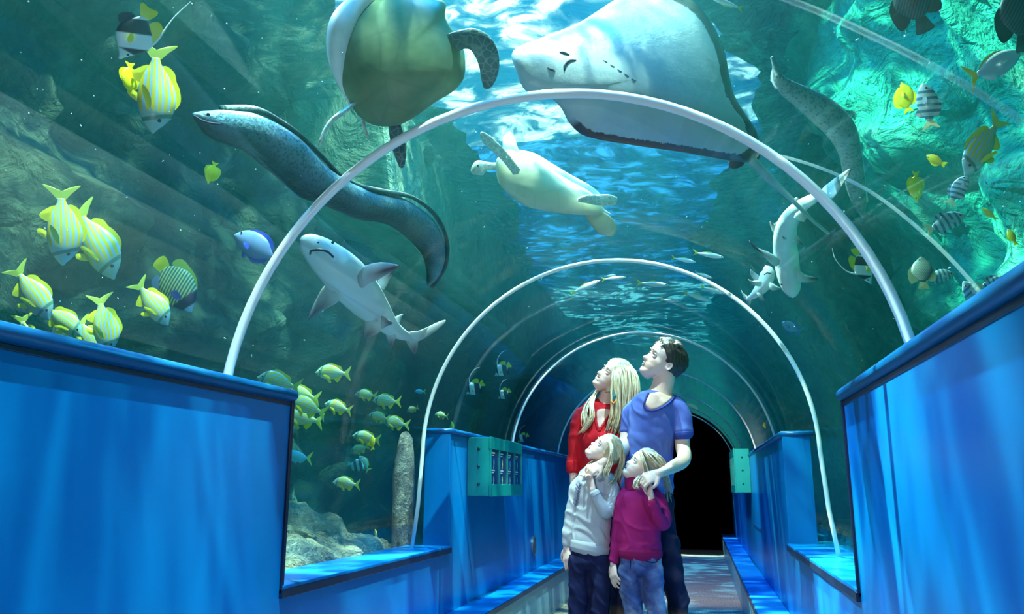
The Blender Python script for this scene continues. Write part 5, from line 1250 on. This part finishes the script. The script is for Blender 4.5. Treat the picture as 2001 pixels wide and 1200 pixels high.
def kid_line(x, y, z):
    if z > .18: return .26-x
    if z > -.1: return .10+(z+.1)*.35-x
    return .02-x if z > -.4 else -.05
b = MB(); h1.haircap(b, kid_line, .06, 0, 6); hair = b.build('hair', M_BLOND2, g1, smooth=True)
g = [[(1198, 862, 0), (1212, 872, 0), (1216, 895, 0), (1210, 920, 0), (1200, 940, -.03), (1186, 948, -.08)],
 [(1192, 862, -.05), (1196, 880, -.09), (1192, 905, -.10), (1184, 925, -.11), (1186, 938, -.115)],
 [(1204, 870, .03), (1215, 890, .03), (1214, 920, .03), (1207, 950, .02)],
 [(1168, 900, .06), (1156, 905, -.0), (1149, 914, -.06), (1147, 924, -.09)]]
locks('wavy_locks', f, g, M_BLOND2, hair, 11, 5, 34, 1.4)
b = MB()
f.limb(b, [(1168, 920, .015, 20, 17), (1164, 932, .01, 33, 24), (1162, 955, .01, 37, 29), (1160, 990, .01, 36, 29), (1157, 1030, .01, 36, 29), (1154, 1060, .01, 37, 30), (1153, 1068, .01, 36.5, 30)])
f.limb(b, [(1143, 935, 0, 14), (1130, 950, 0, 14.5), (1121, 985, 0, 13), (1115, 1015, 0, 12), (1110, 1045, 0, 11), (1107, 1066, 0, 9.5)])
f.limb(b, [(1186, 934, 0, 14), (1194, 950, 0, 14.5), (1197, 975, -.02, 14), (1192, 995, -.04, 14), (1182, 999, -.065, 13.5), (1172, 984, -.08, 11.5), (1163, 966, -.09, 10)])
remesh('sweatshirt', b, .0055, M_WHITEK, g1, 3, (.005, (10, 10, 14)))
b = MB(); f.limb(b, [(1153, 1063, .01, 39.5, 33), (1151, 1075, .01, 39, 32.5)]); b.build('hem_band', M_WHITEK, g1, smooth=True)
b = MB(); f.limb(b, [(1164, 968, -.09, 10.8), (1161, 962, -.09, 10.5)]); b.build('sleeve_cuff', M_WHITEK, g1, smooth=True)
B_ = bvh([o for o in g1.children if o.name.startswith('sweatshirt')][0]); b = MB()
for i in range(6):
    for s_ in (-1, 1): b.tube([onto(B_, 1131-i*1.2, 952+i*7, .002), onto(B_, 1131-i*1.2+s_*5, 945+i*7, .002)], [.0034, .0012], 5)
b.tube([onto(B_, 1132, 944, .002), onto(B_, 1129, 965, .002), onto(B_, 1124, 990, .002)], .0018, 5); b.build('leaf_print', plain('grey_blue_print', (.12, .16, .28), .8), g1)
b = MB()
f.limb(b, [(1152, 1072, .01, 33, 27), (1151, 1100, .01, 39, 30)]); f.limb(b, [(1131, 1090, 0, 21), (1130, 1150, 0, 19.5), (1129, 1200, 0, 18), (1128, 1290, 0, 16), (1127, 1400, 0, 14)]); f.limb(b, [(1171, 1090, 0, 21), (1172, 1150, 0, 19), (1171, 1200, 0, 17), (1170, 1290, 0, 16), (1170, 1400, 0, 14)])
remesh('jeans', b, .007, M_NAVY, g1, 3, (.006, (12, 12, 16)))
for u in (1127, 1170):
    b = MB(); shoe(b, f.J(u, 1420, 0), -RT-FW*1.2, .19, .036); b.build('shoe', M_SHOEW, g1, smooth=True)

# ---- girl in magenta
f = Fig(3.96); g2 = empty('person', f.J(1250, 1432, 0), 'open-mouthed girl in a magenta rollneck jumper and faded blue jeans, in front of the man', 'person')
h2 = Head(1255, 913, 3.96, 72, 37, 8, 1.0, True)
b = MB(); h2.mesh(b); h2.ears(b)
f.limb(b, [(1250, 925, .01, 15), (1244, 938, .01, 15), (1242, 950, .01, 16), (1248, 964, .01, 30, 22), (1250, 1000, .01, 34, 27), (1251, 1050, .01, 34, 26), (1252, 1100, .01, 36, 28)])
f.limb(b, [(1216, 975, 0, 9), (1211, 1010, 0, 8), (1207, 1045, 0, 7), (1202, 1082, 0, 6.5), (1198, 1104, 0, 6.5)])
W_ = f.J(1198, 1103, 0); hand(b, W_, f.J(1200, 1143, -.03)-W_, -RT*.8-FW*.5, .118, [.3, .35, .45, .5], .10, 1, .3)
f.limb(b, [(1282, 975, 0, 9), (1290, 1000, -.02, 9), (1292, 1014, -.05, 8.5), (1285, 1008, -.09, 8), (1278, 990, -.11, 7.5), (1273, 974, -.12, 6.5), (1272, 969, -.12, 6.5)])
W_ = f.J(1272, 971, -.12); hand(b, W_, f.J(1266, 932, -.10)-W_, RT*.9+FW*.2, .120, [.15, .7, .8, .8], .12, 1, .3)
f.limb(b, [(1232, 1110, 0, 15), (1232, 1200, 0, 12), (1236, 1410, 0, 8)]); f.limb(b, [(1272, 1110, 0, 15), (1276, 1200, 0, 12), (1282, 1410, 0, 8)])
remesh('body', b, .0036, M_SKING, g2, 2)
h2.features(g2, (M_LIP, M_LID), M_BLOND2, M_IRIS, mouth_open=.075, skin=M_SKING, mwide=.07)
def g2_line(x, y, z):
    if z > .15: return .24-x
    if z > -.02: return .10+(z+.02)*.5-x
    return -.10-x if z > -.28 else -.05
b = MB(); h2.haircap(b, g2_line, .06, 0, 9); hair = b.build('hair', M_BLOND2, g2, smooth=True)
g = [[(1262, 882, -.03), (1280, 890, -.06), (1294, 908, -.06), (1300, 926, -.02), (1303, 950, .05), (1308, 985, .07)],
 [(1256, 880, -.05), (1268, 892, -.09), (1284, 910, -.085), (1296, 925, -.04)],
 [(1252, 884, -.06), (1257, 898, -.095), (1262, 914, -.10), (1264, 930, -.10), (1256, 942, -.11), (1246, 952, -.115)],
 [(1272, 884, 0), (1290, 896, -.02), (1300, 915, 0), (1304, 940, .04), (1312, 975, .07)],
 [(1250, 932, -.09), (1243, 942, -.11), (1242, 950, -.115), (1248, 957, -.12)]]
locks('loose_locks', f, g, M_BLOND2, hair, 21, 5, 36, 1.4)
b = MB()
f.limb(b, [(1246, 952, .015, 24, 18), (1250, 964, .01, 38, 25), (1252, 990, .01, 40, 30), (1251, 1025, .01, 40, 30), (1251, 1060, .01, 41, 31), (1251, 1080, .01, 42, 32)])
f.limb(b, [(1228, 965, 0, 14), (1217, 980, 0, 14.5), (1211, 1010, 0, 12.5), (1207, 1045, 0, 11.5), (1202, 1080, 0, 10), (1200, 1098, 0, 9)])
f.limb(b, [(1276, 965, 0, 14), (1288, 985, 0, 15), (1296, 1010, -.02, 15), (1294, 1024, -.05, 13.5), (1286, 1012, -.09, 12), (1280, 994, -.11, 10), (1276, 982, -.12, 9)])
remesh('jumper', b, .0055, M_MAG, g2, 3, (.005, (10, 10, 13)))
b = MB(); f.limb(b, [(1240, 936, .0, 17.5), (1239, 945, .0, 18.5), (1242, 955, .0, 20)]); b.build('roll_collar', M_MAGD, g2, smooth=True)
b = MB(); f.limb(b, [(1251, 1076, .01, 44.5, 34.5), (1251, 1085, .01, 44, 34)]); b.build('hem_band', M_MAGD, g2, smooth=True)
b = MB(); f.limb(b, [(1277, 986, -.12, 9.6), (1275, 979, -.12, 9.6)]); b.build('sleeve_cuff', M_MAGD, g2, smooth=True)
b = MB()
f.limb(b, [(1252, 1084, .01, 38, 28), (1253, 1110, .01, 43, 32)]); f.limb(b, [(1231, 1108, 0, 23), (1232, 1150, 0, 21), (1236, 1180, 0, 19), (1239, 1200, 0, 18), (1240, 1300, 0, 16), (1240, 1410, 0, 15)]); f.limb(b, [(1274, 1108, 0, 23), (1276, 1150, 0, 21), (1280, 1180, 0, 19.5), (1283, 1200, 0, 19), (1283, 1300, 0, 17), (1284, 1410, 0, 15)])
remesh('jeans', b, .006, M_JEANS, g2, 3, (.007, (12, 12, 18)))
B_ = bvh([o for o in g2.children if o.name.startswith('jeans')][0])
for q, nm in (([(1230, 1087), (1232, 1098), (1231, 1112)], 'fly_seam'), ([(1290, 1090), (1280, 1099), (1264, 1097), (1254, 1088)], 'pocket_seam'), ([(1214, 1088), (1213, 1098), (1209, 1106)], 'pocket_seam')):
    b = MB(); b.tube([onto(B_, u, v, .001) for u, v in spl(q, 4)], .0022, 6); b.build(nm, M_NAVY, g2, smooth=True)
b = MB(); b.ball(onto(B_, 1230, 1088, .003), .005, 8, 6); b.build('button', plain('copper_button', (.6, .35, .2), .3, .8), g2)
for u in (1240, 1284):
    b = MB(); shoe(b, f.J(u, 1425, 0), -RT-FW*1.2, .19, .036); b.build('shoe', M_SHOEW, g2, smooth=True)
# ---------------------------------------------------------------- information boxes, speaker
M_GREENM = plain('teal_green_metal', (.006, .30, .26), .3, 0, .5, .12, 6)
M_PANEL = plain('navy_info_panel', (.012, .05, .16), .35); M_BOLT = plain('dark_bolt', (.02, .10, .09), .3, .6)
def info_box(side, x, y0, y1, z0, z1, depth, label, n=4):
    e = empty('information_box', (x, (y0+y1)/2, z0), label, 'display box', 'green fish information boxes'); s = side
    xa = x+s*.001; xb = x+s*depth
    b = MB(); b.box(min(xa, xb), max(xa, xb), y0, y1, z0, z1); b.build('housing', M_GREENM, e, bevel=.003)
    b = MB(); xf = xb+s*.012
    # face frame with upright bars
    lo, hi = min(xb, xf), max(xb, xf)
    b.box(lo, hi, y0-.006, y1+.006, z1-.075, z1+.004); b.box(lo, hi, y0-.006, y1+.006, z0-.004, z0+.075)
    w = (y1-y0-.02)/n
    for i in range(n+1): yy = y0+.01+i*w; b.box(lo, hi, yy-.011, yy+.011, z0+.075, z1-.075)
    b.build('face_frame', M_GREENM, e, bevel=.002)
    cols = [(.35, .75, .80), (.85, .75, .20), (.35, .70, .75), (.10, .60, .55), (.70, .85, .60), (.60, .85, .20), (.60, .65, .60), (.10, .45, .70)]
    rnd = random.Random(4)
    for i in range(n):
        ya, yb = y0+.01+i*w+.011, y0+.01+(i+1)*w-.011
        b = MB(); b.box(min(xb, xb+s*.004), max(xb, xb+s*.004), ya, yb, z0+.075, z1-.075); po = b.build('info_panel', M_PANEL, e)
        for r in (0, 1):
            zt = z1-.085-r*(z1-z0-.15)/2; h = (z1-z0-.15)/2
            xs = xb+s*.0055
            c = cols[i+4*r]; ym = ya+(yb-ya)*.38
            b = MB(); b.tube([Vector((xs, ym, zt-.05)), Vector((xs, ym+.002, zt-.08)), Vector((xs, ym-.004, zt-.11)), Vector((xs, ym, zt-h+.035))], [.003, .012+.004*rnd.random(), .013, .003], 8, flat=(.12, 1), axis=(1, 0, 0))
            b.build('fish_picture', plain('fish_picture_ink_%d' % (i+4*r), c, .4), po)
            b = MB(); b.box(xs-.0006, xs+.0006, ya+.008, ya+.008+(yb-ya)*.45, zt-.018, zt-.009)
            b.box(xs-.0006, xs+.0006, ya+.008, ya+.008+(yb-ya)*.35, zt-.031, zt-.026); b.build('heading_text', plain('pale_text', (.75, .75, .68), .5) if (i, r) == (0, 0) else bpy.data.materials['pale_text'], po)
            b = MB()
            for q in range(7): b.box(xs-.0006, xs+.0006, yb-.030, yb-.006, zt-.045-q*.011, zt-.041-q*.011)
            b.build('body_text', plain('grey_text', (.22, .27, .33), .5) if (i, r) == (0, 0) else bpy.data.materials['grey_text'], po)
    for q in (.2, .5, .8):
        b = MB(); b.ball((x+s*depth*.52, y0-.001, z0+(z1-z0)*q), (.011, .005, .011), 10, 6); b.build('bolt', M_BOLT, e, smooth=True)
    return e
info_box(1, XL, 5.18, 6.15, 1.00, 1.375, .15, 'green metal box of fish information panels on the wall beside the sand mound bay')
info_box(-1, XR, 9.1, 10.3, 1.00, 1.46, .15, 'small green box far down the wall beside the clear gravel path')
p = PX(1042, 1067, XL)
e = empty('wall_speaker', (XL, p.y, p.z), 'oval grey grille set in the blue wall above the ledge', 'speaker')
b = MB(); b.tube([(XL, p.y, p.z), (XL+.012, p.y, p.z)], .085, 28); b.build('rim', plain('brushed_steel', (.45, .45, .42), .3, .9), e, smooth=False)
b = MB(); b.tube([(XL+.010, p.y, p.z), (XL+.015, p.y, p.z)], .068, 28); b.build('grille', plain('dark_grille', (.10, .11, .11), .5, .3, .5, .5, 150), e)
# small far window bay in the right wall, seen as a lighter recess
b = MB(); b.box(XR-.006, XR+.02, 7.9, 9.0, .66, .69); tag(b.build('window_sill', M_CAPBLUE), 'narrow far sill on the wall under the small green box', 'window sill')
